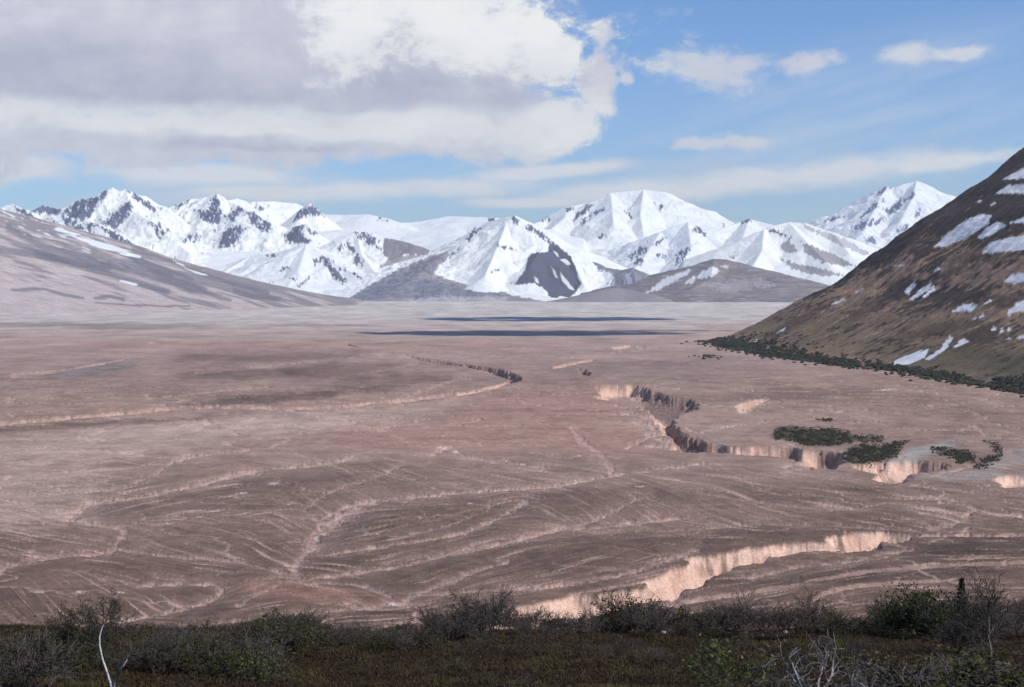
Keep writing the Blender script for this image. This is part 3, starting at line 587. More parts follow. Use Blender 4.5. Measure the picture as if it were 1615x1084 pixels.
# --- the far peak behind the right hill
build_mountain('far_peak', [[(1255,366,25500),(1289,356,25500),(1308,346,25600),(1327,336,25700),(1350,330,25700),(1365,322,25800),(1385,306,25900),(1397,294,26000),(1408,296,26000),(1425,290,26000),(1446,285,26000),(1462,293,26000),(1478,302,26000),(1512,311,26000),(1560,330,26000),(1640,360,26000)], (.55, [(1446,285,26000),(1440,310,25000),(1420,350,23800)]), (.5, [(1397,294,26000),(1380,330,24800),(1360,365,23500)]), (.5, [(1478,302,26000),(1475,340,24500)])],
  (1230, 1680), (21500, 27200), 330, 230, M_mt, slope=.6, amp=120, wl=700, seed=141, rocky=.03, steep_rock=.1, base=(.81, .82, .80), rock=(.12, .125, .16),
  rpolys=[([(1384,304),(1397,293),(1403,295),(1396,302),(1384,308)], .95), ([(1352,342),(1372,328),(1394,314),(1384,328),(1358,346)], .75), ([(1396,332),(1420,315),(1440,304),(1444,306),(1424,324),(1400,340)], .85), ([(1342,358),(1362,348),(1380,344),(1376,354),(1352,364)], .65), ([(1378,352),(1392,342),(1392,348),(1382,358)], .7), ([(1364,376),(1376,370),(1382,384),(1366,382)], .7), ([(1412,362),(1432,352),(1432,364),(1418,368)], .6), ([(1296,346),(1330,338),(1338,336),(1336,342),(1300,352)], .55), ([(1430,340),(1450,326),(1464,336),(1446,348)], .4)])

# ================================================================== LEFT SLOPE
def lsl(co, px, py, X, Y, Z, st):
    q = py-.30*px
    s1 = fbm(px/110, (py-.30*px)/9, 4, 151); s2 = fbm(px/60, (py-.22*px)/4, 3, 153)
    m = sm(.0, .35, s1+.4*s2+.45*np.exp(-((q-330)/42)**2)-.05-.5*sm(395, 470, q))
    co = mixc(co, (.17, .15, .16), .68*m)
    for pts, w in [([(15,360),(70,390),(150,412),(230,432),(320,458)], 8), ([(60,400),(130,418),(200,440),(262,460)], 7), ([(0,395),(60,400),(110,415),(170,424)], 7), ([(20,457),(70,457),(100,465),(130,470)], 3), ([(150,470),(175,468),(195,473)], 3), ([(325,462),(350,470),(362,473)], 3), ([(370,460),(400,468),(440,471)], 4), ([(210,392),(270,412),(340,440),(420,462)], 5), ([(205,405),(240,425),(270,436)], 5), ([(150,478),(230,482),(300,483)], 1.6), ([(150,378),(220,410),(300,440)], 4)]:
        d = polydist(px+5*s2, py+3*s1, pts); co = mixc(co, (.14, .13, .15), .7*(1-sm(.4, 1.3, d/w)))
    co = co*(1+.30*fbm(px/26, (py-.27*px)/3.2, 4, 155, gain=.6)+.15*fbm(px/5, (py-.2*px)/1.6, 3, 156))[..., None]
    sn = sm(.18, .36, fbm(px/30, (py-.35*px)/5, 3, 157))*(1-sm(60, 260, px))*(1-sm(30, 46, py-.36*px-318))
    co = mixc(co, (.78, .79, .82), .8*sn)
    for poly in [[(118,372),(150,378),(190,390),(214,402),(204,404),(160,392),(126,380)], [(190,441),(215,448),(212,451),(190,444)], [(200,398),(222,404),(220,408),(200,403)], [(90,358),(124,370),(118,374),(86,362)], [(270,408),(300,424),(326,434),(320,435),(290,424)]]:
        co = mixc(co, (.84, .845, .80), .85*sm(-1.2, 1.2, polysd(px, py, poly)+3*s1+5*s2))
    return co
build_mountain('mountain_slope', [[(-700,180,11500),(-350,250,12300),(-120,300,12800),(0,329,13000),(60,344,13100),(110,358,13200),(210,385,13600),(250,402,13700),(300,424,13850),(340,440,14000),(400,454,14050),(430,464,14100),(455,480,14200)]],
  (-900, 600), (6800, 14800), 900, 320, M_mt, slope=.36, amp=22, wl=520, seed=161, base=(.50, .41, .375), tint=lsl, zb=-12)

# ================================================================== RIGHT HILL
hx = np.concatenate([np.linspace(420, 1700, 470, endpoint=False), np.linspace(1700, 3200, 130)]); hy = np.concatenate([np.linspace(900, 1900, 60, endpoint=False), np.linspace(1900, 4700, 560, endpoint=False), np.linspace(4700, 6200, 60)])
HX, HYY = np.meshgrid(hx, hy)
xb = np.interp(HYY, [500, 900, 1500, 2168, 2418, 2714, 2970, 3368, 3700, 4050, 4250, 4500, 4900, 5600, 6400], [1250, 1100, 930, 795, 780, 765, 668, 604, 580, 572, 600, 760, 1200, 2000, 3000])
xb = xb+22*fbm(HYY/160, HX*0+3.3, 3, 171)+30*fbm(HX/300, HYY/300, 2, 172)
dd = HX-xb
HZ = np.interp(dd, [-400, 0, 60, 166, 353, 520, 942, 1500, 2500], [-14, -.5, 16, 62, 156, 278, 565, 900, 1250])
hf = np.clip(HZ/120, 0, 1)
HZ += hf*(9*(ridged(HX/90, HYY/34, 4, 178)-.55)+16*fbm(HX/420, HYY/110, 4, 173)+10*(ridged(HX/260, HYY/45, 4, 174)-.5)+1.6*fbm(HX/14, HYY/14, 3, 175))
# terraces / outcrop ledges high on the slope
HZ += hf*3.5*np.sin(HZ/17+3*fbm(HX/300, HYY/300, 2, 176))*sm(150, 300, HZ)
hpx = CX+F*HX/HYY; hpy = HY-F*(HZ-HC)/HYY
s1 = fbm(HX/95, HYY/22, 4, 181); s2 = fbm(HX/30, HYY/9, 3, 182); s3 = fbm(HX/260, HYY/200, 3, 183); s4 = fbm(hpx/60, (hpy+.1*hpx)/14, 3, 184)
hc = np.zeros(HX.shape+(3,), np.float32)+np.array(s2l(142, 116, 97), np.float32)
hc = mixc(hc, s2l(98, 88, 66), .6*(1-sm(60, 170, HZ+40*s3))*sm(0, 45, HZ)*sm(-.35, .25, s1+.5*s3+.25))
hc = mixc(hc, s2l(160, 132, 110), .6*sm(.05, .4, s1+.5*s2))
upper = sm(170, 380, HZ+90*s3)
s5 = fbm(HX/150, HYY/60, 5, 186, gain=.62)
dk = sm(.0, .16, s1*.6+.6*s2+.4*s4+.6*s5-.15+.78*upper)
hc = mixc(hc, s2l(58, 51, 50), .88*dk)
for cx, cy, rx, ry, tl, a in [(1310,440,60,22,-.55,.85),(1440,455,50,18,-.25,.8),(1500,470,75,18,-.2,.75),(1390,400,50,18,-.6,.8),(1590,475,60,14,0,.6),(1500,430,60,8,-.3,.5),(1560,400,70,14,-.2,.4),(1380,480,60,12,-.5,.5),(1260,505,60,8,-.5,.45),(1480,520,90,10,-.2,.4),(1550,530,50,20,-.3,.6)]:
    x, y = hpx-cx, hpy-cy-tl*(hpx-cx)
    r = np.sqrt((x/rx)**2+(y/ry)**2)+1.1*s1+.8*s2+.5*s5
    hc = mixc(hc, s2l(55, 48, 48), min(1, a*1.15)*(1-sm(.62, 1.0, r)))
green = (1-sm(.6, 1.2, np.sqrt(((hpx-1560)/170)**2+((hpy-575)/38)**2)+.5*s3+.4*s1))
hc = mixc(hc, s2l(84, 82, 62), .65*green)
Z7 = lambda pts: [(1100+x/2.645, 230+y/2.645) for x, y in pts]
HSNOW = [[(985,422),(1050,360),(1120,310),(1180,285),(1225,290),(1215,320),(1150,370),(1080,402),(1040,422)],[(1165,382),(1200,345),(1250,318),(1290,330),(1230,372),(1190,390)],[(1170,452),(1230,398),(1380,368),(1420,365),(1420,430),(1290,442)],
 [(1270,140),(1362,92),(1420,70),(1420,130),(1362,137)],[(1242,200),(1300,165),(1362,158),(1420,155),(1420,200)],[(1306,322),(1362,298),(1420,290),(1420,325)],[(1278,572),(1310,540),(1362,528),(1420,525),(1420,560),(1310,574)],
 [(775,922),(860,878),(964,848),(950,882),(880,912),(820,920)],[(948,892),(1010,850),(1053,793),(1067,800),(1042,842),(970,896)],[(1068,838),(1110,802),(1132,815),(1092,840)],[(858,617),(900,568),(917,580),(880,617)],[(883,642),(930,600),(977,573),(962,602),(900,642)],[(938,632),(985,588),(992,600),(950,632)],
 [(1058,692),(1110,662),(1172,663),(1140,692)],[(1295,720),(1298,680),(1362,648),(1420,640),(1420,692),(1320,694)],[(1160,236),(1175,226),(1192,228),(1180,238)],[(1226,246),(1235,236),(1246,240)],[(990,522),(1005,510),(1022,516)],[(1228,772),(1234,750),(1246,768)],[(1170,722),(1190,698),(1196,710)],[(1325,808),(1345,790),(1420,785),(1420,800)],[(822,508),(840,496),(862,498)],[(1262,780),(1268,760),(1276,776)],[(1290,782),(1300,756),(1308,770)],[(1285,812),(1300,798),(1310,806)],[(560,660),(610,636),(620,642),(580,662)],[(640,620),(690,596),(686,604)],[(330,780),(368,760),(360,772)],[(215,835),(248,808),(240,824)],[(1195,660),(1220,640),(1228,650)],[(1150,724),(1168,712),(1160,724)]]
hs = np.zeros(HX.shape)
for p in HSNOW:
    p = Z7(p); q = np.array(p)
    sel = (hpx > q[:, 0].min()-5) & (hpx < q[:, 0].max()+5) & (hpy > q[:, 1].min()-5) & (hpy < q[:, 1].max()+5) & (HYY > 1900)
    if sel.any(): hs[sel] = np.maximum(hs[sel], sm(-.6, .6, polysd(hpx[sel], hpy[sel], p)+3.0*s2[sel]+1.6*s1[sel]))
hc = mixc(hc, (.70, .69, .71), .95*hs)
hc *= (1+(.35*fbm(HX/8, HYY/8, 3, 191)+.3*fbm(HX/40, HYY/7, 4, 192, gain=.65))*(1-.85*hs))[..., None]
M_hill = terrain_mat('heath_and_scree', .25, .05, .16, .6, 1.2)
grid_obj('hill', HX, HYY, HZ, hc, M_hill)
def hill_z(x, y):
    i = int(np.clip(np.searchsorted(hy, y), 1, len(hy)-1)); j = int(np.clip(np.searchsorted(hx, x), 1, len(hx)-1))
    return float(HZ[i, j])
# ================================================================== FOREGROUND SLOPE, SCRUB AND HEATH
def fz(x, y):
    """height of the slope the camera stands on"""
    x = np.asarray(x, float); y = np.asarray(y, float)
    brow = 58+2.5*fbm(x/22, x*0+.5, 2, 401)-.05*np.abs(x+4)
    d = 1.7+np.where(y < 30, .232*y, .232*30+.200*(y-30))
    d = d+np.clip(y-brow, 0, None)**2*.018*(y < brow+20)+np.where(y >= brow+20, 7.2+.72*(y-brow-20), 0)
    z = HC-d+.35*fbm(x/9, y/9, 3, 403)*np.clip(y/25, 0, 1)+.10*fbm(x/1.6, y/1.6, 3, 405)*(y < 90)
    return np.maximum(z, -30)
fx_ = np.concatenate([np.linspace(-260, -34, 50, endpoint=False), np.linspace(-34, 34, 400), np.linspace(34.5, 260, 50)])
fy_ = np.concatenate([np.linspace(-30, 16, 40, endpoint=False), np.linspace(16, 70, 340, endpoint=False), np.linspace(70, 480, 70)])
FX, FY = np.meshgrid(fx_, fy_); FZ = fz(FX, FY)
fc = np.zeros(FX.shape+(3,), np.float32)+np.array((.028, .018, .010), np.float32)
fc = mixc(fc, (.036, .028, .012), sm(-.1, .4, fbm(FX/3, FY/5, 4, 411)))
fc = mixc(fc, (.020, .014, .010), .8*sm(.0, .4, fbm(FX/1.2, FY/1.6, 4, 413)))
M_slope = terrain_mat('heath_soil', 9, 1.2, .35, .8, .05)
grid_obj('hillside', FX, FY, FZ, fc, M_slope)

def vcol_mat(name, rough=.8, var=.3, scale=40, trans=False):
    m, nt = new_mat(name); N = nt.nodes
    out = N.new('ShaderNodeOutputMaterial'); bs = N.new('ShaderNodeBsdfPrincipled'); at = N.new('ShaderNodeAttribute'); at.attribute_name = 'Col'
    geo = N.new('ShaderNodeNewGeometry'); n1 = N.new('ShaderNodeTexNoise'); n1.inputs['Scale'].default_value = scale; n1.inputs['Detail'].default_value = 3
    lk(nt, geo.outputs['Position'], n1.inputs['Vector'])
    r1 = N.new('ShaderNodeMapRange'); r1.inputs[1].default_value = .3; r1.inputs[2].default_value = .7; r1.inputs[3].default_value = 1-var; r1.inputs[4].default_value = 1+var
    lk(nt, n1.outputs['Fac'], r1.inputs[0])
    vm = N.new('ShaderNodeVectorMath'); vm.operation = 'SCALE'; lk(nt, at.outputs['Color'], vm.inputs[0]); lk(nt, r1.outputs[0], vm.inputs['Scale'])
    lk(nt, vm.outputs[0], bs.inputs['Base Color']); bs.inputs['Roughness'].default_value = rough; bs.inputs['Specular IOR Level'].default_value = .2
    sh = bs.outputs[0]
    if trans:
        tr = N.new('ShaderNodeBsdfTranslucent'); mxs = N.new('ShaderNodeMixShader'); mxs.inputs[0].default_value = .3
        lk(nt, vm.outputs[0], tr.inputs['Color']); lk(nt, bs.outputs[0], mxs.inputs[1]); lk(nt, tr.outputs[0], mxs.inputs[2]); sh = mxs.outputs[0]
    lk(nt, sh, out.inputs['Surface']); return m
M_bark = vcol_mat('bark', .85, .35, 25); M_leaf = vcol_mat('leaf', .6, .25, 30, True)

def frame(d):
    a = np.array([0, 0, 1.]) if abs(d[2]) < .9 else np.array([1., 0, 0])
    u = np.cross(d, a); u /= np.linalg.norm(u); return u, np.cross(d, u)

class Plant:
    def __init__(s, seed): s.r = np.random.RandomState(seed); s.V = []; s.Fc = []; s.K = []; s.tips = []; s.n = 0
    def tube(s, pts, rad, colf, sides=3):
        base = s.n
        for i, (p, r) in enumerate(zip(pts, rad)):
            d = pts[min(i+1, len(pts)-1)]-pts[max(i-1, 0)]; d = d/(np.linalg.norm(d)+1e-9); u, v = frame(d)
            for k in range(sides):
                a = 2*math.pi*k/sides
                s.V.append(p+r*(math.cos(a)*u+math.sin(a)*v)); s.K.append(colf(p, r))
        s.n += len(pts)*sides
        for i in range(len(pts)-1):
            for k in range(sides):
                a = base+i*sides+k; b = base+i*sides+(k+1) % sides
                s.Fc.append((a, b, b+sides, a+sides))
    def grow(s, p, d, L, r, depth, prm):
        rs = s.r; m = 5 if depth == 0 else (4 if depth == 1 else 3)
        pts = [p]; dirs = [d]; cur = d.copy()
        bend = rs.normal(0, 1, 3)*prm.get('crook', .35)
        for i in range(m):
            cur = cur+bend/m+rs.normal(0, 1, 3)*prm.get('wob', .16)+np.array([0, 0, prm.get('up', .12)])/m*(1 if depth else .6)
            cur /= np.linalg.norm(cur); p = p+cur*L/m; pts.append(p); dirs.append(cur.copy())
        rmin = prm.get('rmin', .0055)
        rad = [max(rmin, r*(1-.55*i/m)) for i in range(m+1)]
        s.tube(pts, rad, prm['col'], prm.get('sides', 3) if depth else max(5, prm.get('sides', 3)) if prm.get('thick') else 3)
        if depth >= prm['depth']:
            s.tips.append((pts[-1], cur)); s.tips.append((pts[-2], cur)); return
        nchild = prm['kids'][depth]
        for k in range(nchild):
            t = rs.uniform(prm.get('t0', .25), 1.0) if k else 1.0
            i = min(int(t*m), m-1); f = t*m-i; q = pts[i]*(1-f)+pts[i+1]*f
            u, v = frame(dirs[i+1]); a = rs.uniform(0, 2*math.pi); sp = rs.uniform(*prm.get('ang', (.35, .95)))*(.4 if k == 0 else 1)
            nd = dirs[i+1]*math.cos(sp)+(u*math.cos(a)+v*math.sin(a))*math.sin(sp)
            s.grow(q, nd, L*rs.uniform(.45, .78)*prm.get('lk', 1), max(rmin, rad[i]*.62), depth+1, prm)

def leaves_mesh(tips, rs, per, size, colr, spread=.05):
    P = np.array([t[0] for t in tips]); D = np.array([t[1] for t in tips])
    n = int(len(P)*per)
    idx = rs.randint(0, len(P), n); c = P[idx]+rs.normal(0, spread, (n, 3))
    a = D[idx]+rs.normal(0, .8, (n, 3)); a /= np.linalg.norm(a, axis=1)[:, None]
    b = np.cross(a, rs.normal(0, 1, (n, 3))); b /= np.linalg.norm(b, axis=1)[:, None]+1e-9
    sz = size*rs.uniform(.6, 1.35, n)[:, None]
    V = np.stack([c-a*sz*.1, c+a*sz*.5+b*sz*.32, c+a*sz*1.1, c+a*sz*.5-b*sz*.32], 1).reshape(-1, 3)
    Fq = np.arange(n*4).reshape(n, 4)
    col = colr(n, rs).repeat(4, 0)
    return V, Fq, col

def pal(*cs):
    cs = np.array(cs)
    def f(n, rs):
        k = rs.randint(0, len(cs), n); return cs[k]*rs.uniform(.7, 1.3, (n, 1))
    return f
GREYBARK = lambda p, r: (.115, .098, .088) if r > .008 else (.078, .062, .053)
DARKBARK = lambda p, r: (.045, .038, .034)
DEADWOOD = lambda p, r: (.27, .25, .24) if r > .008 else (.15, .135, .13)
def BIRCH(p, r):
    if r < .012: return (.075, .065, .06)
    q = math.sin(p[2]*23+p[0]*9)+.7*math.sin(p[2]*61)
    return (.09, .08, .07) if q > 1.25 else (.62, .60, .57)
OLIVE = pal((.085, .078, .024), (.070, .066, .020), (.105, .092, .030), (.06, .048, .020), (.075, .085, .022))
GREEN = pal((.085, .105, .026), (.11, .135, .034), (.065, .08, .022))
DKGREEN = pal((.040, .055, .018), (.03, .045, .016), (.055, .066, .02), (.075, .075, .025))
GREYGREEN = pal((.08, .075, .042), (.065, .055, .035), (.09, .088, .038))

def build_plant(seed, h, stems, spread, prm, leaf=None, base_r=.012, lean=(0, 0)):
    pl = Plant(seed); rs = pl.r
    for k in range(stems):
        a = 2*math.pi*k/stems+rs.uniform(-.5, .5); tl = spread*rs.uniform(.25, 1.)
        d = np.array([math.cos(a)*tl+lean[0], math.sin(a)*tl+lean[1], 1.]); d /= np.linalg.norm(d)
        p = np.array([math.cos(a)*.05*stems**.5, math.sin(a)*.05*stems**.5, -.05])*rs.uniform(.3, 1.2)
        pl.grow(p, d, h*prm.get('l0', .62)*rs.uniform(.65, 1.1), base_r*rs.uniform(.7, 1.1), 0, prm)
    V = np.array(pl.V); sc_ = h/max(.1, np.percentile(V[:, 2], 99.5))
    V *= sc_; tips = [(t*sc_, d) for t, d in pl.tips]
    lv = None
    if leaf: lv = leaves_mesh(tips, rs, leaf[0], leaf[1], leaf[2], leaf[3] if len(leaf) > 3 else .04)
    return V, pl.Fc, np.array(pl.K), lv

def thing(name, label, cat, loc, rz=0, group=None):
    o = bpy.data.objects.new(name, None); C.objects.link(o); o.empty_display_size = .2
    o.location = loc; o.rotation_euler = (0, 0, rz); o['label'] = label; o['category'] = cat
    if group: o['group'] = group
    return o
def part(name, me, parent):
    o = bpy.data.objects.new(name, me); C.objects.link(o); o.parent = parent; return o

PROTO = {}
def proto(key, seed, h, stems, spread, prm, leaf=None, base_r=.012, lean=(0, 0), stem_name='branches'):
    V, Fc, K, lv = build_plant(seed, h, stems, spread, prm, leaf, base_r, lean)
    m1 = mesh_np(stem_name, V, np.array(Fc), M_bark, K, False)
    m2 = mesh_np('leaves', lv[0], lv[1], M_leaf, lv[2], False) if lv else None
    PROTO[key] = (h, m1, m2, stem_name)
B3 = dict(depth=3, kids=[5, 4, 3], col=GREYBARK, ang=(.3, .9), crook=.35)
B4 = dict(depth=4, kids=[4, 4, 3, 2], col=GREYBARK, ang=(.3, .85), crook=.4, wob=.2)
proto('bare1', 1, 1., 9, .55, B3, None, .011)
proto('bare2', 2, 1., 7, .8, B3, (.35, .03, OLIVE), .012)
proto('bare3', 3, 1., 12, .45, dict(B3, kids=[4, 4, 3], up=.25), None, .009)
proto('bare4', 4, 1., 6, 1.0, B4, (.15, .025, OLIVE), .012)
proto('olive1', 5, .8, 11, .9, dict(B3, col=DARKBARK), (1.6, .042, OLIVE), .010)
proto('olive2', 6, .8, 10, 1.1, dict(B3, col=DARKBARK), (2.2, .045, OLIVE, .05), .010)
proto('olive3', 7, .7, 12, 1.2, dict(B3, kids=[5, 4, 3], col=GREYBARK), (1.3, .040, GREYGREEN), .009)
proto('green1', 8, .9, 7, .8, dict(B3, kids=[4, 3, 3]), (1.5, .055, GREEN), .011)
proto('dark1', 9, 1.1, 14, .95, dict(B3, col=DARKBARK), (4.5, .055, DKGREEN, .07), .014)
proto('dead1', 10, .9, 9, .9, dict(depth=3, kids=[4, 3, 2], col=DEADWOOD, crook=.9, wob=.3, ang=(.3, 1.), rmin=.005), None, .02)
proto('sapling', 11, 1.2, 2, .3, dict(B4, kids=[7, 5, 3, 2], t0=.3, up=.15), (.3, .03, OLIVE), .022, stem_name='trunk')
proto('sapling2', 12, 1.3, 3, .4, dict(B4, kids=[7, 5, 3, 2], t0=.25, up=.2, col=DARKBARK), (1.0, .035, GREYGREEN), .024, stem_name='trunk')
proto('tree', 13, 2.0, 4, .4, dict(B4, kids=[7, 5, 4, 2], t0=.3, up=.15, rmin=.006), (.35, .03, OLIVE), .028, stem_name='trunk')
proto('domed', 17, 1.6, 4, .5, dict(B4, kids=[7, 5, 4, 2], t0=.35, up=.12, col=DARKBARK, rmin=.006), (2.6, .045, GREYGREEN, .05), .022, stem_name='trunk')
proto('low1', 14, .4, 12, 1.6, dict(B3, kids=[4, 3, 3], rmin=.0045), (1.4, .035, OLIVE), .007)
proto('low2', 15, .4, 10, 1.8, dict(B3, kids=[4, 4, 2], rmin=.0045), None, .007)
proto('yellow', 16, .45, 10, 1.4, dict(B3, kids=[4, 3, 3], rmin=.0045), (1.5, .035, pal((.12, .12, .03), (.09, .085, .03), (.06, .05, .03))), .007)

def put(key, name, label, cat, x, y, h, rz, group=None, sx=1.):
    h0, m1, m2, sn = PROTO[key]; s = h/h0
    t = thing(name, label, cat, (x, y, float(fz(x, y))-.03), rz, group); t.scale = (s*sx, s*sx, s)
    part(sn, m1, t)
    if m2: part('leaves' if sn != 'trunk' else 'crown', m2, t)
    return t
def putp(key, name, label, cat, px, D, top, rz=0, group=None, sx=1.):
    """a plant at bearing px and distance D metres, grown to reach row `top`"""
    x = (px-CX)/F*D; z = HC-(top-HY)/F*D
    return put(key, name, label, cat, x, D, max(.2, z-float(fz(x, D))), rz, group, sx)

# --- single plants one can pick out
putp('domed', 'shrub_tree', 'dark many-branched small tree with a wispy flat crown, left of the white-stemmed birch', 'tree', 114, 37, 954, 1.0, None, 1.0)
putp('domed', 'shrub_tree', 'dark small tree with a rounded wispy crown, right behind the white-stemmed birch', 'tree', 163, 39, 952, 2.6, None, .9)
# white-stemmed birch, built on purpose: two stems forking near the ground
def birch():
    pl = Plant(77); D = 29.; x0 = (176-CX)/F*D; z0 = float(fz(x0, D))
    P = lambda px, py, dd=0.: np.array([(px-CX)/F*D-x0, dd, HC-(py-HY)/F*D-z0])
    prm = dict(depth=3, kids=[5, 4, 3], col=BIRCH, ang=(.3, .9), crook=.4, rmin=.0045)
    def limb(pts, r0, r1):
        p = [P(*q) for q in pts]; rad = np.linspace(r0, r1, len(p)); pl.tube(p, rad, BIRCH, 6); return p
    a = limb([(178,1100),(174,1078),(168,1058),(161,1038),(157,1018),(157,1004),(161,990),(168,978)], .027, .011)
    b = limb([(178,1096),(184,1072,-.15),(192,1056,-.3),(203,1042,-.4),(210,1031,-.42)], .026, .0135)
    c = limb([(157,1018),(148,1018),(138,1014),(130,1018)], .010, .006)
    d_ = limb([(203,1042),(192,1046),(180,1040),(170,1044)], .010, .006)
    for base, dr, L, r in [(a[7], (.2, 0, 1), .35, .009), (a[7], (-.4, .3, 1), .3, .008), (a[6], (.7, -.2, 1), .35, .008), (a[6], (-.6, .2, .9), .32, .008), (a[5], (-.9, 0, 1), .4, .008), (b[4], (.5, 0, 1), .3, .008), (b[4], (1, .3, .6), .3, .007), (c[3], (-.8, 0, .6), .25, .006), (b[3], (.6, .6, .9), .3, .007), (d_[3], (-.6, .2, .5), .2, .006)]:
        v = np.array(dr, float); pl.grow(base, v/np.linalg.norm(v), L, r, 1, prm)
    t = thing('birch', 'small birch with two bright white stems forking low down at the bottom left', 'tree', (x0, D, z0))
    part('trunk', mesh_np('trunk', np.array(pl.V), np.array(pl.Fc), M_bark, np.array(pl.K), False), t)
    lv = leaves_mesh(pl.tips, pl.r, 2.2, .035, GREYGREEN, .04); part('crown', mesh_np('crown', lv[0], lv[1], M_leaf, lv[2], False), t)
birch()
putp('bare2', 'shrub', 'bare grey shrub with pale crooked stems in the bottom left corner', 'shrub', 62, 29, 1000, .3)
putp('green1', 'shrub', 'bright green leafy shrub among the bare thicket at left', 'shrub', 402, 33, 1018, 2.0, None, 1.2)
putp('olive2', 'shrub', 'broad olive green bush left of the bare thicket, its top against the pale plain', 'shrub', 318, 46, 984, .7, None, 1.35)
putp('sapling2', 'shrub_tree', 'tall dark bare shrub rising highest at the middle of the brow', 'shrub', 772, 54, 930, .4, None, 1.1)
putp('bare3', 'shrub', 'grey twiggy shrub just right of the tallest middle shrub', 'shrub', 806, 53, 950, 2.4)
putp('bare1', 'shrub', 'bare twiggy shrub left of the tallest middle shrub, against the pale canyon sand', 'shrub', 690, 53, 956, 1.2, None, 1.2)
putp('olive2', 'shrub', 'rounded dark green shrub with bare wisps on top, below the pale canyon wall', 'shrub', 1012, 55, 942, 2.0, None, 1.25)
putp('bare3', 'shrub', 'thin bare wisps rising in front of the pale canyon wall', 'shrub', 985, 56, 928, 1.7, None, .8)
putp('bare4', 'shrub', 'wide grey bare shrub standing alone on the dark heath, centre right', 'shrub', 945, 39, 1012, .2, None, 1.35)
putp('bare2', 'shrub', 'low bare shrub with a white stick, just right of the wide grey bare shrub', 'shrub', 985, 38, 1002, 2.2, None, .9)
putp('green1', 'shrub', 'bright yellow-green leafed shrub on the heath in front, right of centre', 'shrub', 1142, 30, 1000, 1.1, None, 1.1)
putp('dead1', 'shrub', 'dead shrub of bleached white crooked branches at the bottom', 'dead shrub', 1290, 28.5, 1012, .6, None, 1.1)
putp('dead1', 'shrub', 'smaller bleached dead branches right of the dead white shrub', 'dead shrub', 1368, 28, 1032, 2.6, None, .8)
putp('sapling', 'shrub_tree', 'small dark leaning tree with a pale foot on the brow, right of centre', 'tree', 1270, 50, 922, .9)
putp('sapling', 'shrub_tree', 'thin bare sapling with spreading forks standing alone on the brow', 'tree', 1390, 51, 936, 2.3, None, .9)
putp('dark1', 'shrub', 'dense dark green rounded bush on the right of the brow', 'shrub', 1462, 50, 934, .5, None, 1.05)
putp('tree', 'shrub_tree', 'large grey bare shrub tree with a pale trunk at far right', 'tree', 1566, 40, 906, 1.4, None, 1.05)
putp('bare1', 'shrub', 'grey bare bush at the foot of the large grey shrub tree', 'shrub', 1525, 42, 958, 2.9, None, 1.4)
putp('yellow', 'shrub', 'low yellowish shrub on the heath at bottom right', 'shrub', 1440, 31, 1030, .4, None, 1.6)
putp('low1', 'shrub', 'low grey-green shrub in the bottom right corner', 'shrub', 1560, 28, 1040, 1.4, None, 1.7)
putp('low2', 'shrub', 'low bare shrub spreading along the bottom edge right of the dead branches', 'shrub', 1480, 27.5, 1046, 2.4, None, 1.6)
putp('bare3', 'shrub', 'two thin bare switches standing on the open heath', 'shrub', 1362, 36, 998, .4, None, .5)
# young spruce
def spruce(px, D, top):
    x = (px-CX)/F*D; z0 = float(fz(x, D)); h = HC-(top-HY)/F*D-z0
    rs = np.random.RandomState(5); pl = Plant(5)
    pl.tube([np.array([0, 0, -.05]), np.array([.01, 0, h*.5]), np.array([0, 0, h])], [.03, .018, .005], DARKBARK, 5)
    t = thing('spruce', 'small dark spruce spire standing behind the bushes at right', 'tree', (x, D, z0))
    part('trunk', mesh_np('trunk', np.array(pl.V), np.array(pl.Fc), M_bark, np.array(pl.K), False), t)
    P = []; Dv = []
    for k in range(900):
        f = rs.rand()**.8; tier = (f*9) % 1
        rad = h*.26*(1-f)*(1.0-.45*tier)+.02; a = rs.uniform(0, 6.28); q = rad*rs.rand()**.5
        P.append((np.array([q*math.cos(a), q*math.sin(a), h*(.06+.92*f)-q*.3]), np.array([math.cos(a), math.sin(a), .1])))
    lv = leaves_mesh(P, rs, 2.2, .055, pal((.020, .032, .014), (.028, .04, .018), (.016, .022, .012)), .02)
    part('crown', mesh_np('crown', lv[0], lv[1], M_leaf, lv[2], False), t)
spruce(1517, 47, 910)

# --- the rest of the scrub: each shrub its own thing
TOP = [(-60,1000),(0,1008),(40,996),(90,990),(140,992),(200,985),(280,990),(360,982),(450,966),(520,984),(600,994),(640,980),(690,966),(740,958),(770,950),(830,968),(880,972),(950,962),(1040,955),(1080,968),(1130,958),(1170,950),(1230,956),(1290,960),(1340,972),(1400,962),(1450,958),(1520,950),(1600,952),(1680,960)]
rs = np.random.RandomState(21)
LOOK = {'bare1': 'upright bare shrub', 'bare2': 'sparsely leafed shrub', 'bare3': 'dense twiggy shrub', 'bare4': 'spreading bare shrub', 'olive1': 'dark olive leafy shrub', 'olive2': 'broad olive bush', 'olive3': 'grey-green leafy shrub', 'low1': 'low olive shrub', 'low2': 'low bare twiggy shrub', 'yellow': 'low yellowish shrub'}
def zone(px, D):
    for lim, nm in ((100, 'at the bottom left corner'), (230, 'near the white-stemmed birch'), (370, 'near the broad olive bush'), (500, 'near the left bright green shrub'), (640, 'right in the left thicket'), (760, 'left of the tallest shrub'), (880, 'right of the tallest shrub'), (1040, 'below the pale canyon wall'), (1200, 'before the leaning tree'), (1330, 'around the leaning tree'), (1440, 'by the thin bare sapling'), (1700, 'near the grey shrub tree')):
        if px < lim: break
    return ('on the brow ' if D > 44 else 'lower down ')+nm
fill = []
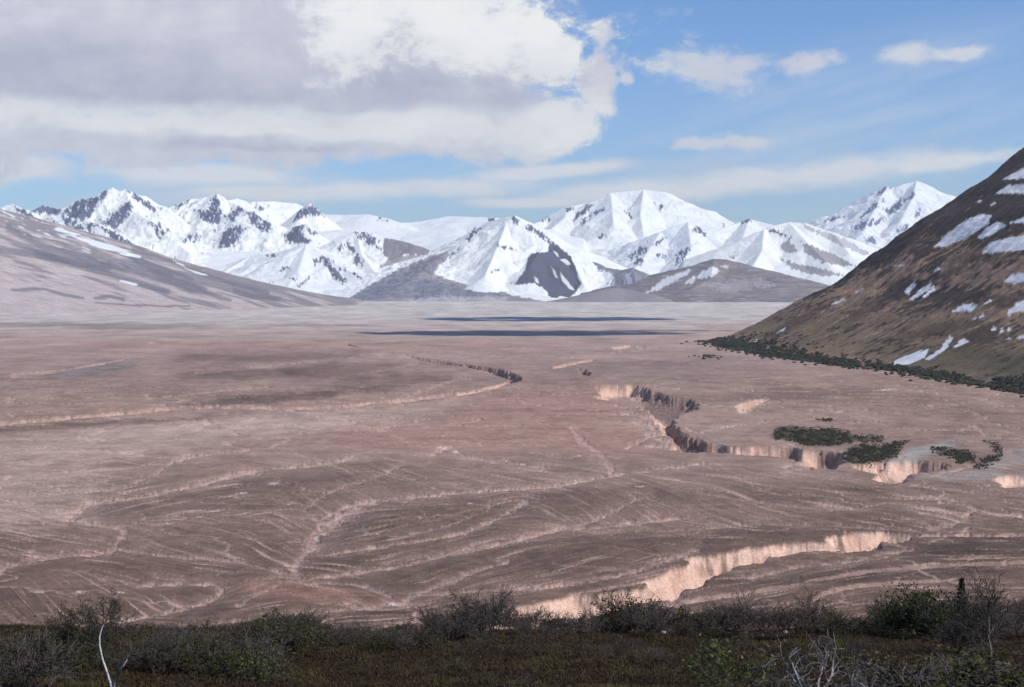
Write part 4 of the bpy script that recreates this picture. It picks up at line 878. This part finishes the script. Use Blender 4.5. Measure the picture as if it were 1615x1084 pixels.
for px in np.arange(-50, 1680, 17.):                                   # along the brow
    px = px+rs.uniform(-7, 7); D = rs.uniform(50, 59)
    top = np.interp(px, *zip(*TOP))+rs.uniform(-5, 13)
    k = rs.choice(['bare1', 'bare2', 'bare3', 'bare4', 'olive1', 'olive2', 'olive3'], p=[.16, .15, .15, .12, .16, .13, .13] if px < 640 else [.25, .19, .20, .16, .08, .05, .07])
    if k.startswith('bare'): top -= rs.choice([0, 4, 9, 16])
    fill.append((k, px, D, top))
for i in range(104):                                                    # the thicket on the left
    px = rs.uniform(-40, 640) if i < 92 else rs.uniform(600, 900); D = rs.uniform(28, 50) if i < 92 else rs.uniform(44, 52)
    if px > 420 and D < 42 and i < 92: D = rs.uniform(42, 50)
    if px > 250 and D < 34: D = rs.uniform(33, 46)
    if 60 < px < 260 and D < 33: D = rs.uniform(33, 48)
    if 90 < px < 235 and i % 2: px += 170
    gy_ = HY+F*(HC-float(fz((px-CX)/F*D, D)))/D
    top = gy_-rs.uniform(.5, 1.15)*F/D
    k = rs.choice(['bare1', 'bare2', 'bare3', 'bare4', 'olive1', 'olive2', 'olive3'], p=[.14, .16, .10, .14, .18, .14, .14])
    fill.append((k, px, D, max(top, np.interp(px, *zip(*TOP))+4)))
for i in range(46):                                                    # low growth over the open heath
    px = rs.uniform(620, 1660); D = rs.uniform(27, 49)
    gy_ = HY+F*(HC-float(fz((px-CX)/F*D, D)))/D
    fill.append((rs.choice(['low1', 'low2', 'yellow'], p=[.4, .4, .2]), px, D, gy_-rs.uniform(.14, .34)*F/D))
ORD = ['leftmost', 'second from left', 'third from left', 'fourth from left', 'fifth from left', 'sixth from left', 'seventh from left', 'eighth from left', 'ninth from left', 'tenth from left']
bucket = {}
for f in fill: bucket.setdefault((f[0], zone(f[1], f[2])), []).append(f)
for (k, zn), fs in bucket.items():
    fs.sort(key=lambda f: f[1])
    for i, (k, px, D, top) in enumerate(fs):
        lab = LOOK[k]+' '+zn+('' if len(fs) == 1 else ', rightmost' if i == len(fs)-1 else ', '+ORD[i])
        grp = 'low shrubs on the open heath' if k in ('low1', 'low2', 'yellow') else 'scrub along the brow' if D > 44 else 'scrub of the left thicket'
        putp(k, 'shrub', lab, 'shrub', px, D, top, rs.uniform(0, 6.28), grp, rs.uniform(.9, 1.35))

# --- heath and moss between the shrubs
n = 90000
hxp = rs.uniform(-140, 1760, n); hD = 24+40*rs.rand(n)**1.0
X = (hxp-CX)/F*hD; Y = hD
keep = fbm(X/1.1, Y/1.5, 3, 431) > -.45; X, Y = X[keep], Y[keep]; n = len(X); Z = fz(X, Y)
tone = fbm(X/2.2, Y/3.5, 4, 433)
B = []; Ck = []
hc_ = np.array([(.040, .024, .009), (.062, .038, .013), (.080, .060, .018), (.074, .070, .021)])
for q in range(4):
    a = rs.uniform(0, 6.28, n); hh = .025+.06*rs.rand(n)+.05*np.clip(tone, 0, 1); lean = rs.uniform(.5, 1.8, n)*hh; wd = .012+.018*rs.rand(n)
    ox, oy = rs.normal(0, .05, n), rs.normal(0, .05, n)
    tx, ty = np.cos(a), np.sin(a)
    b0 = np.stack([X+ox-ty*wd, Y+oy+tx*wd, Z-.02], 1); b1 = np.stack([X+ox+ty*wd, Y+oy-tx*wd, Z-.02], 1); b2 = np.stack([X+ox+tx*lean, Y+oy+ty*lean, Z+hh], 1)
    B.append(np.stack([b0, b1, b2], 1).reshape(-1, 3))
    k = np.clip((tone*4.5+1.1+rs.normal(0, .6, n)).astype(int), 0, 3)
    Ck.append((hc_[k]*rs.uniform(.6, 1.2, (n, 1))).repeat(3, 0))
B = np.concatenate(B); Ck = np.concatenate(Ck)
me = mesh_np('heath', B, np.arange(len(B)).reshape(-1, 3), M_leaf, Ck, False)
o = bpy.data.objects.new('heath', me); C.objects.link(o); o['kind'] = 'stuff'; o['label'] = 'dark brown heath and moss covering the near slope'

# --- pale stones lying on the heath
for px, py, lab in [(1323, 987, 'white stone on the heath right of the leaning tree'), (1238, 993, 'grey-white stone on the heath below the leaning tree'), (1046, 1001, 'pale stone on the heath above the bright green shrub'), (1442, 999, 'small white stone below the dense dark green bush')]:
    D = 46.
    for it in range(6): D = F*(HC-float(fz((px-CX)/F*D, D)))/(py-HY)
    bm_ = np.random.RandomState(px); th = np.linspace(0, math.pi, 9); ph = np.linspace(0, 2*math.pi, 15); T, PH = np.meshgrid(th, ph, indexing='ij')
    g = 1+.35*fbm(np.cos(PH)*1.3+T+px, np.sin(PH)*1.3, 2, px)*np.sin(T)
    o = grid_obj('stone', .11*np.sin(T)*np.cos(PH)*g, .09*np.sin(T)*np.sin(PH)*g, .06*np.cos(T)*g+.12, np.full(T.shape+(3,), .55), M_bark, None)
    o.location = ((px-CX)/F*D, D, float(fz((px-CX)/F*D, D))); o['label'] = lab; o['category'] = 'stone'

# --- alder thickets far out on the plain and along the foot of the hill
def ico():
    t = (1+5**.5)/2
    V = np.array([(-1,t,0),(1,t,0),(-1,-t,0),(1,-t,0),(0,-1,t),(0,1,t),(0,-1,-t),(0,1,-t),(t,0,-1),(t,0,1),(-t,0,-1),(-t,0,1)], float)
    Fc = np.array([(0,11,5),(0,5,1),(0,1,7),(0,7,10),(0,10,11),(1,5,9),(5,11,4),(11,10,2),(10,7,6),(7,1,8),(3,9,4),(3,4,2),(3,2,6),(3,6,8),(3,8,9),(4,9,5),(2,4,11),(6,2,10),(8,6,7),(9,8,1)])
    return V/np.linalg.norm(V[0]), Fc
IV, IF = ico()
def ground_z(x, y):
    px = CX+F*x/y; q = HY+F*HC/y
    c = np.clip(np.round(np.interp(px, cols, np.arange(nc))).astype(int), 0, nc-1); r = np.clip(np.round(np.interp(-q, -rows, np.arange(nr))).astype(int), 0, nr-1)
    return GZ[r, c]
def hill_zv(x, y):
    i = np.clip(np.searchsorted(hy, y), 1, len(hy)-1); j = np.clip(np.searchsorted(hx, x), 1, len(hx)-1)
    return np.where((x > hx[0]) & (x < hx[-1]), HZ[i, j], -99)
def thicket(label, pts, seed=3, r=(.7, 1.7)):
    """pts: x, y of every bush; each a clump of ragged leaf masses"""
    rs = np.random.RandomState(seed); Vs = []; Fs = []; Ks = []; off = 0
    x, y = pts; z = np.maximum(ground_z(x, y), hill_zv(x, y))
    for q in range(3):
        m = len(x); rad = rs.uniform(r[0], r[1], m)*(1 if q == 0 else .6)
        cx = x+rs.normal(0, 1, m)*r[1]*.7*(q > 0); cy = y+rs.normal(0, 1, m)*r[1]*.7*(q > 0); cz = z+rad*.45+(q > 0)*rs.uniform(0, 1, m)
        V = IV[None]*(rad[:, None, None]*rs.uniform(.55, 1.3, (m, 12, 1)))*np.array([1.15, 1.15, .85])
        V = V+np.stack([cx, cy, cz], 1)[:, None]
        Vs.append(V.reshape(-1, 3)); Fs.append((IF[None]+12*np.arange(m)[:, None, None]+off).reshape(-1, 3)); off += 12*m
        k = np.array([(.060, .062, .034), (.075, .070, .040), (.050, .052, .031), (.085, .072, .048)])[rs.randint(0, 4, m)]*rs.uniform(.7, 1.25, (m, 1)); Ks.append(k.repeat(12, 0))
    me = mesh_np('thicket', np.concatenate(Vs), np.concatenate(Fs), M_leaf, np.concatenate(Ks), False)
    o = bpy.data.objects.new('thicket', me); C.objects.link(o); o['kind'] = 'stuff'; o['label'] = label
def in_poly_pts(poly, n, seed, thr=-.2):
    rs = np.random.RandomState(seed); q = np.array(poly, float)
    px = rs.uniform(q[:, 0].min(), q[:, 0].max(), n); py = rs.uniform(q[:, 1].min(), q[:, 1].max(), n)
    sd_ = polysd(px+8*fbm(px/14, py/4, 3, seed), py*2.2+5*fbm(px/9, py/3, 2, seed+5), [(a, b*2.2) for a, b in poly])
    k = rs.rand(n) < np.clip((sd_+7)/16, 0, 1)*sm(thr-.25, thr+.3, fbm(px/16, py/5, 3, seed+1)); px, py = px[k], py[k]; D = flatD(py)
    return (px-CX)/F*D, D
for poly, lab, n_, sd0 in zip(PATCHES, ('dark alder thicket on the plain behind the forked canyon', 'dark alder thicket on the canyon rim', 'grey alder thicket right of the canyon', 'line of dark bushes along a gully at the right', 'small dark thicket out on the plain'), (4200, 3200, 1300, 1300, 320), (501, 503, 505, 507, 509)):
    thicket(lab, in_poly_pts(poly, n_, sd0, -.15), sd0, (.45, 1.0))
thicket('scattered bushes off the tip of the hill', in_poly_pts([(1085,562),(1120,560),(1145,566),(1100,568)], 160, 511, .1), 7, (1.6, 3))
# dark alder belt along the foot of the hill
rs = np.random.RandomState(9)
m = 26000; xs_ = rs.uniform(560, 1500, m); ys_ = rs.uniform(2000, 4150, m)
ii = np.clip(np.searchsorted(hy, ys_), 1, len(hy)-1); jj = np.clip(np.searchsorted(hx, xs_), 1, len(hx)-1)
k = (rs.rand(m) < np.clip(dk[ii, jj]-.25, 0, 1)*.55) & (hs[ii, jj] < .05) & (HZ[ii, jj] > 8) & (HZ[ii, jj] < 330)
thicket('dark scrub streaking the face of the right-hand hill', (xs_[k], ys_[k]), 531, (.6, 1.5))
m = 5200; yb = rs.uniform(2050, 4200, m); xf = np.interp(yb, [500, 900, 1500, 2168, 2418, 2714, 2970, 3368, 3700, 4050, 4250], [1250, 1100, 930, 795, 780, 765, 668, 604, 580, 572, 600])
wd = np.interp(yb, [2050, 2350, 2420, 2750, 3000, 3500, 4100, 4200], [60, 60, 22, 16, 34, 60, 50, 20])
xo = xf+8+np.abs(rs.normal(0, .6, m))*wd-np.where(rs.rand(m) < .22, rs.exponential(16, m), 0)
k = fbm(xo/30, yb/90, 3, 521) > -.22
thicket('dark alder belt along the foot of the right-hand hill', (xo[k]-14, yb[k]), 523, (1.8, 3.8))
# ================================================================== SKY, SUN, AIR, CAMERA
sc = bpy.context.scene
w = bpy.data.worlds.new('World'); sc.world = w; w.use_nodes = True
nt = w.node_tree; nt.nodes.clear(); NN = nt.nodes
class S:                                           # little algebra over node sockets
    def __init__(s, k): s.k = k
def mth(op, *a):
    n = NN.new('ShaderNodeMath'); n.operation = op
    for i, v in enumerate(a):
        if isinstance(v, S): nt.links.new(v.k, n.inputs[i])
        else: n.inputs[i].default_value = v
    return S(n.outputs[0])
for nm, op in (('__add__', 'ADD'), ('__sub__', 'SUBTRACT'), ('__mul__', 'MULTIPLY'), ('__truediv__', 'DIVIDE')):
    setattr(S, nm, (lambda op: lambda s, o: mth(op, s, o))(op))
S.__radd__ = lambda s, o: mth('ADD', o, s); S.__rmul__ = lambda s, o: mth('MULTIPLY', o, s); S.__rsub__ = lambda s, o: mth('SUBTRACT', o, s)
def mx(a, b): return mth('MAXIMUM', a, b)
def sstep(lo, hi, x):
    n = NN.new('ShaderNodeMapRange'); n.interpolation_type = 'SMOOTHSTEP'; nt.links.new(x.k, n.inputs[0])
    n.inputs[1].default_value = lo; n.inputs[2].default_value = hi; return S(n.outputs[0])
geo = NN.new('ShaderNodeTexCoord'); sep = NN.new('ShaderNodeSeparateXYZ'); nt.links.new(geo.outputs['Generated'], sep.inputs[0])
dx, dy, dz = (S(sep.outputs[i]) for i in range(3))
yy = mx(dy, .12)
u = dx/yy*F+CX; v = HY-dz/yy*F                     # bearing and height of the view direction on a vertical plane to the south
front = sstep(.12, .3, dy)
def vec(a, b, c=0.):
    n = NN.new('ShaderNodeCombineXYZ')
    for i, q in enumerate((a, b, c)):
        if isinstance(q, S): nt.links.new(q.k, n.inputs[i])
        else: n.inputs[i].default_value = q
    return S(n.outputs[0])
def noise(uu, vv, su, sv, det=5, rough=.55, seed=0., dist=0.):
    n = NN.new('ShaderNodeTexNoise'); n.inputs['Scale'].default_value = 1; n.inputs['Detail'].default_value = det; n.inputs['Roughness'].default_value = rough; n.inputs['Distortion'].default_value = dist
    nt.links.new(vec(uu*(1/su), vv*(1/sv), seed).k, n.inputs['Vector']); return S(n.outputs['Fac'])-.5
nA = noise(u, v, 150, 95, 3, .5, 1.7); nB = noise(u, v, 150, 95, 3, .5, 9.1)
uw = u+nA*70; vw = v+nB*50
UV = vec(uw, vw)
def ell(cx, cy, rx, ry, rot=0., src=None):
    """1 at the centre, 0 on the rim, negative outside"""
    c, s_ = math.cos(R(rot)), math.sin(R(rot))
    o = []
    for ax, ay, r in ((c, s_, rx), (-s_, c, ry)):
        d = NN.new('ShaderNodeVectorMath'); d.operation = 'DOT_PRODUCT'; nt.links.new((src or UV).k, d.inputs[0]); d.inputs[1].default_value = (ax/r, ay/r, 0)
        o.append(S(d.outputs['Value'])-(ax*cx+ay*cy)/r)
    return 1-mth('SQRT', o[0]*o[0]+o[1]*o[1])
def union(L):
    f = ell(*L[0])
    for q in L[1:]: f = mx(f, ell(*q))
    return f
det = noise(uw, vw, 70, 46, 9, .66, 3.3)
fdet = noise(uw, vw, 34, 24, 8, .68, 21.3)
soft = noise(uw, vw, 230, 40, 5, .55, 6.1)
# thick cumulus deck, upper left
deck = union([(250,70,700,160),(640,60,250,150),(800,70,105,84),(740,180,150,75),(860,200,85,48),(945,135,38,56),(880,90,40,50),(300,215,430,50),(620,205,240,42),(-100,190,300,100)])
a_deck = sstep(-.24, .46, deck*1.75+det*1.9+fdet*1.5)
# puffs
puff = union([(1120,108,98,36,6),(1165,100,50,26),(1270,102,60,22,-12),(1422,92,42,24),(1515,80,66,15,-12),(1092,228,52,15),(1188,226,58,15),(945,60,18,32),(1000,128,14,14)])
a_puff = sstep(-.22, .55, puff*.9+det*1.4+fdet*1.2)*.85
# low stratus bands over the peaks
UV2 = vec(u+nA*30, v+nB*14)
bandf = union([(30,268,90,28,-4,UV2),(600,300,330,20,-2,UV2),(330,275,200,22,2,UV2),(860,272,160,14,-4,UV2),(1000,300,200,22,-3,UV2),(1300,272,330,24,-5.5,UV2),(1480,258,150,16,-8,UV2),(420,305,130,16,0,UV2),(830,318,130,10,0,UV2),(1010,298,90,16,0,UV2)])
a_band = sstep(-.35, .75, bandf+soft*1.9+det*1.1)*.92
# thin cirrus veil slanting up to the right
us = u*.966-v*.259; vs = u*.259+v*.966
vs2 = vs+nA*25
cir = noise(us, vs2, 420, 42, 6, .6, 4.4)
reg = ell(1330, 190, 420, 120, -12, UV2)
a_cir = sstep(-.15, .30, cir+.05)*sstep(-.35, .5, reg)*.36
cir2 = noise(us, vs2, 520, 60, 5, .6, 8.4)
low = sstep(120, 330, v)
a_veil = mth('MULTIPLY', sstep(-.1, .35, cir2), low)*.38
alpha = mth('MULTIPLY', front, 1-(1-a_deck)*(1-a_puff)*(1-a_band)*(1-a_cir)*(1-a_veil))
# brightness of the cloud: grey under-sides, sunlit heads
lum_n = noise(uw, vw, 120, 60, 7, .6, 12.2)
head = union([(560,58,70,44,-30),(735,45,130,55,8),(690,15,150,34),(860,70,60,60),(590,10,80,30)])
bandw = union([(300,185,420,24,2),(620,205,260,24),(880,200,100,40),(-50,175,200,20)])
dark = union([(240,140,330,42,3),(640,125,150,50,4),(100,105,240,50),(700,150,170,22),(430,228,170,10),(850,120,80,30)])
lum = .58+sstep(-.6, .45, head*1.0+det*1.5+fdet*2.2)*.36+sstep(-.6, .5, bandw+lum_n*1.6)*.20-sstep(-.5, .5, dark+lum_n*1.8)*.15+lum_n*.35+det*.30
lum2 = .64+lum_n*.3+sstep(-.3, .6, bandf)*.14
lumf = mth('ADD', mth('MULTIPLY', a_deck, lum), mth('MULTIPLY', 1-a_deck, lum2))
lumf = mth('MINIMUM', mx(lumf, .3), .97)
ramp = NN.new('ShaderNodeValToRGB'); nt.links.new(lumf.k, ramp.inputs[0])
el = ramp.color_ramp.elements; el[0].position = .3; el[0].color = (*s2l(172, 174, 196), 1); el[1].position = .97; el[1].color = (*s2l(246, 247, 246), 1)
for p, c in ((.45, (190, 192, 210)), (.58, (208, 210, 222)), (.72, (226, 229, 233))):
    e = el.new(p); e.color = (*s2l(*c), 1)
sky = NN.new('ShaderNodeTexSky'); sky.sky_type = 'NISHITA'; sky.sun_disc = False
sky.sun_elevation = R(SUN_EL); sky.sun_rotation = R(SUN_AZ); sky.altitude = 600; sky.air_density = 1.0; sky.dust_density = .6; sky.ozone_density = 2.0
BGS = .10
cl = NN.new('ShaderNodeVectorMath'); cl.operation = 'SCALE'; nt.links.new(ramp.outputs[0], cl.inputs[0]); cl.inputs['Scale'].default_value = 1/BGS
mixn = NN.new('ShaderNodeMix'); mixn.data_type = 'RGBA'; nt.links.new(alpha.k, mixn.inputs['Factor'])
tv = NN.new('ShaderNodeVectorMath'); tv.operation = 'MULTIPLY'; nt.links.new(sky.outputs[0], tv.inputs[0]); tv.inputs[1].default_value = (.80, 1.04, 1.36)
nt.links.new(tv.outputs[0], mixn.inputs['A']); nt.links.new(cl.outputs[0], mixn.inputs['B'])
bg = NN.new('ShaderNodeBackground'); bg.inputs['Strength'].default_value = BGS; nt.links.new(mixn.outputs['Result'], bg.inputs['Color'])
wo = NN.new('ShaderNodeOutputWorld'); nt.links.new(bg.outputs[0], wo.inputs['Surface'])

sun = bpy.data.lights.new('sun', 'SUN'); sun.energy = 3.9; sun.angle = R(.5); sun.color = (1, .96, .90)
so = bpy.data.objects.new('sun', sun); C.objects.link(so)
from mathutils import Vector
so.rotation_euler = Vector(tuple(-SD)).to_track_quat('-Z', 'Y').to_euler(); so.location = (0, 0, 4000)

# haze: one even body of air round everything
hm, ht = new_mat('air'); ho = ht.nodes.new('ShaderNodeOutputMaterial'); pv = ht.nodes.new('ShaderNodeVolumePrincipled')
pv.inputs['Color'].default_value = (.86, .91, 1, 1); pv.inputs['Density'].default_value = 1.5e-5; pv.inputs['Anisotropy'].default_value = .0
lk(ht, pv.outputs[0], ho.inputs['Volume'])
HB = [(-19500, -900, -140), (21500, 39500, 2350)]
V = [(x, y, z) for x in (HB[0][0], HB[1][0]) for y in (HB[0][1], HB[1][1]) for z in (HB[0][2], HB[1][2])]
hme = bpy.data.meshes.new('haze'); hme.from_pydata(V, [], [(0, 1, 3, 2), (4, 6, 7, 5), (0, 4, 5, 1), (2, 3, 7, 6), (0, 2, 6, 4), (1, 5, 7, 3)]); hme.materials.append(hm)
hob = bpy.data.objects.new('haze', hme); C.objects.link(hob); hob['kind'] = 'stuff'; hob['label'] = 'thin blue air haze over the distant mountains'; 

# clouds overhead, out of the frame, whose shadows lie across the far plain
def cloud(px, py, rx, ry, seed, n=90, alt=3300):
    D = HC*F/(py-HY); t = alt/SD[2]; c0 = np.array([(px-CX)/F*D, D, 0])+SD*t
    rs = np.random.RandomState(seed)
    th = np.linspace(0, math.pi, 13); ph = np.linspace(0, 2*math.pi, 25); T, PH = np.meshgrid(th, ph, indexing='ij'); gf = grid_faces(13, 25)
    Vs = []; Fs = []
    for k in range(n):
        a = rs.uniform(0, 2*math.pi); q = rs.rand()**.55
        rad = (1-.62*q)*rs.uniform(.14, .30)*min(rx, ry)*1.15+12
        cx, cy = rx*q*math.cos(a), ry*q*math.sin(a)
        g = 1+.45*fbm(np.cos(PH)*1.5+k*3.1+np.cos(T)*1.5, np.sin(PH)*1.5, 4, seed+k)*np.sin(T)
        Vs.append(np.stack([c0[0]+cx+rad*1.5*np.sin(T)*np.cos(PH)*g, c0[1]+cy+rad*np.sin(T)*np.sin(PH)*g, c0[2]+rad*.55*np.cos(T)*g+rad*.2], -1).reshape(-1, 3)); Fs.append(gf+13*25*k)
    V_ = np.concatenate(Vs); me = mesh_np('cloud', V_, np.concatenate(Fs), M_mt, np.full(V_.shape, .85))
    o = bpy.data.objects.new('cloud', me); C.objects.link(o); o['kind'] = 'structure'; o['label'] = 'white cloud high above the plain'
cloud(868, 503.2, 600, 420, 5); cloud(835, 525.5, 560, 250, 9, 110); cloud(1050, 521.5, 260, 50, 13, 40)

cam = bpy.data.cameras.new('camera'); co_ = bpy.data.objects.new('camera', cam); C.objects.link(co_)
co_.location = (0, 0, HC); co_.rotation_euler = (R(90), 0, 0)
cam.sensor_width = 36; cam.lens = 36*F/1615.; cam.shift_y = -(542-HY)/1615.; cam.clip_end = 200000; cam.clip_start = .5
sc.camera = co_
sc.view_settings.view_transform = 'Standard'; sc.view_settings.look = 'None'; sc.view_settings.gamma = 1; sc.view_settings.use_curve_mapping = False
sc.view_settings.exposure = 0
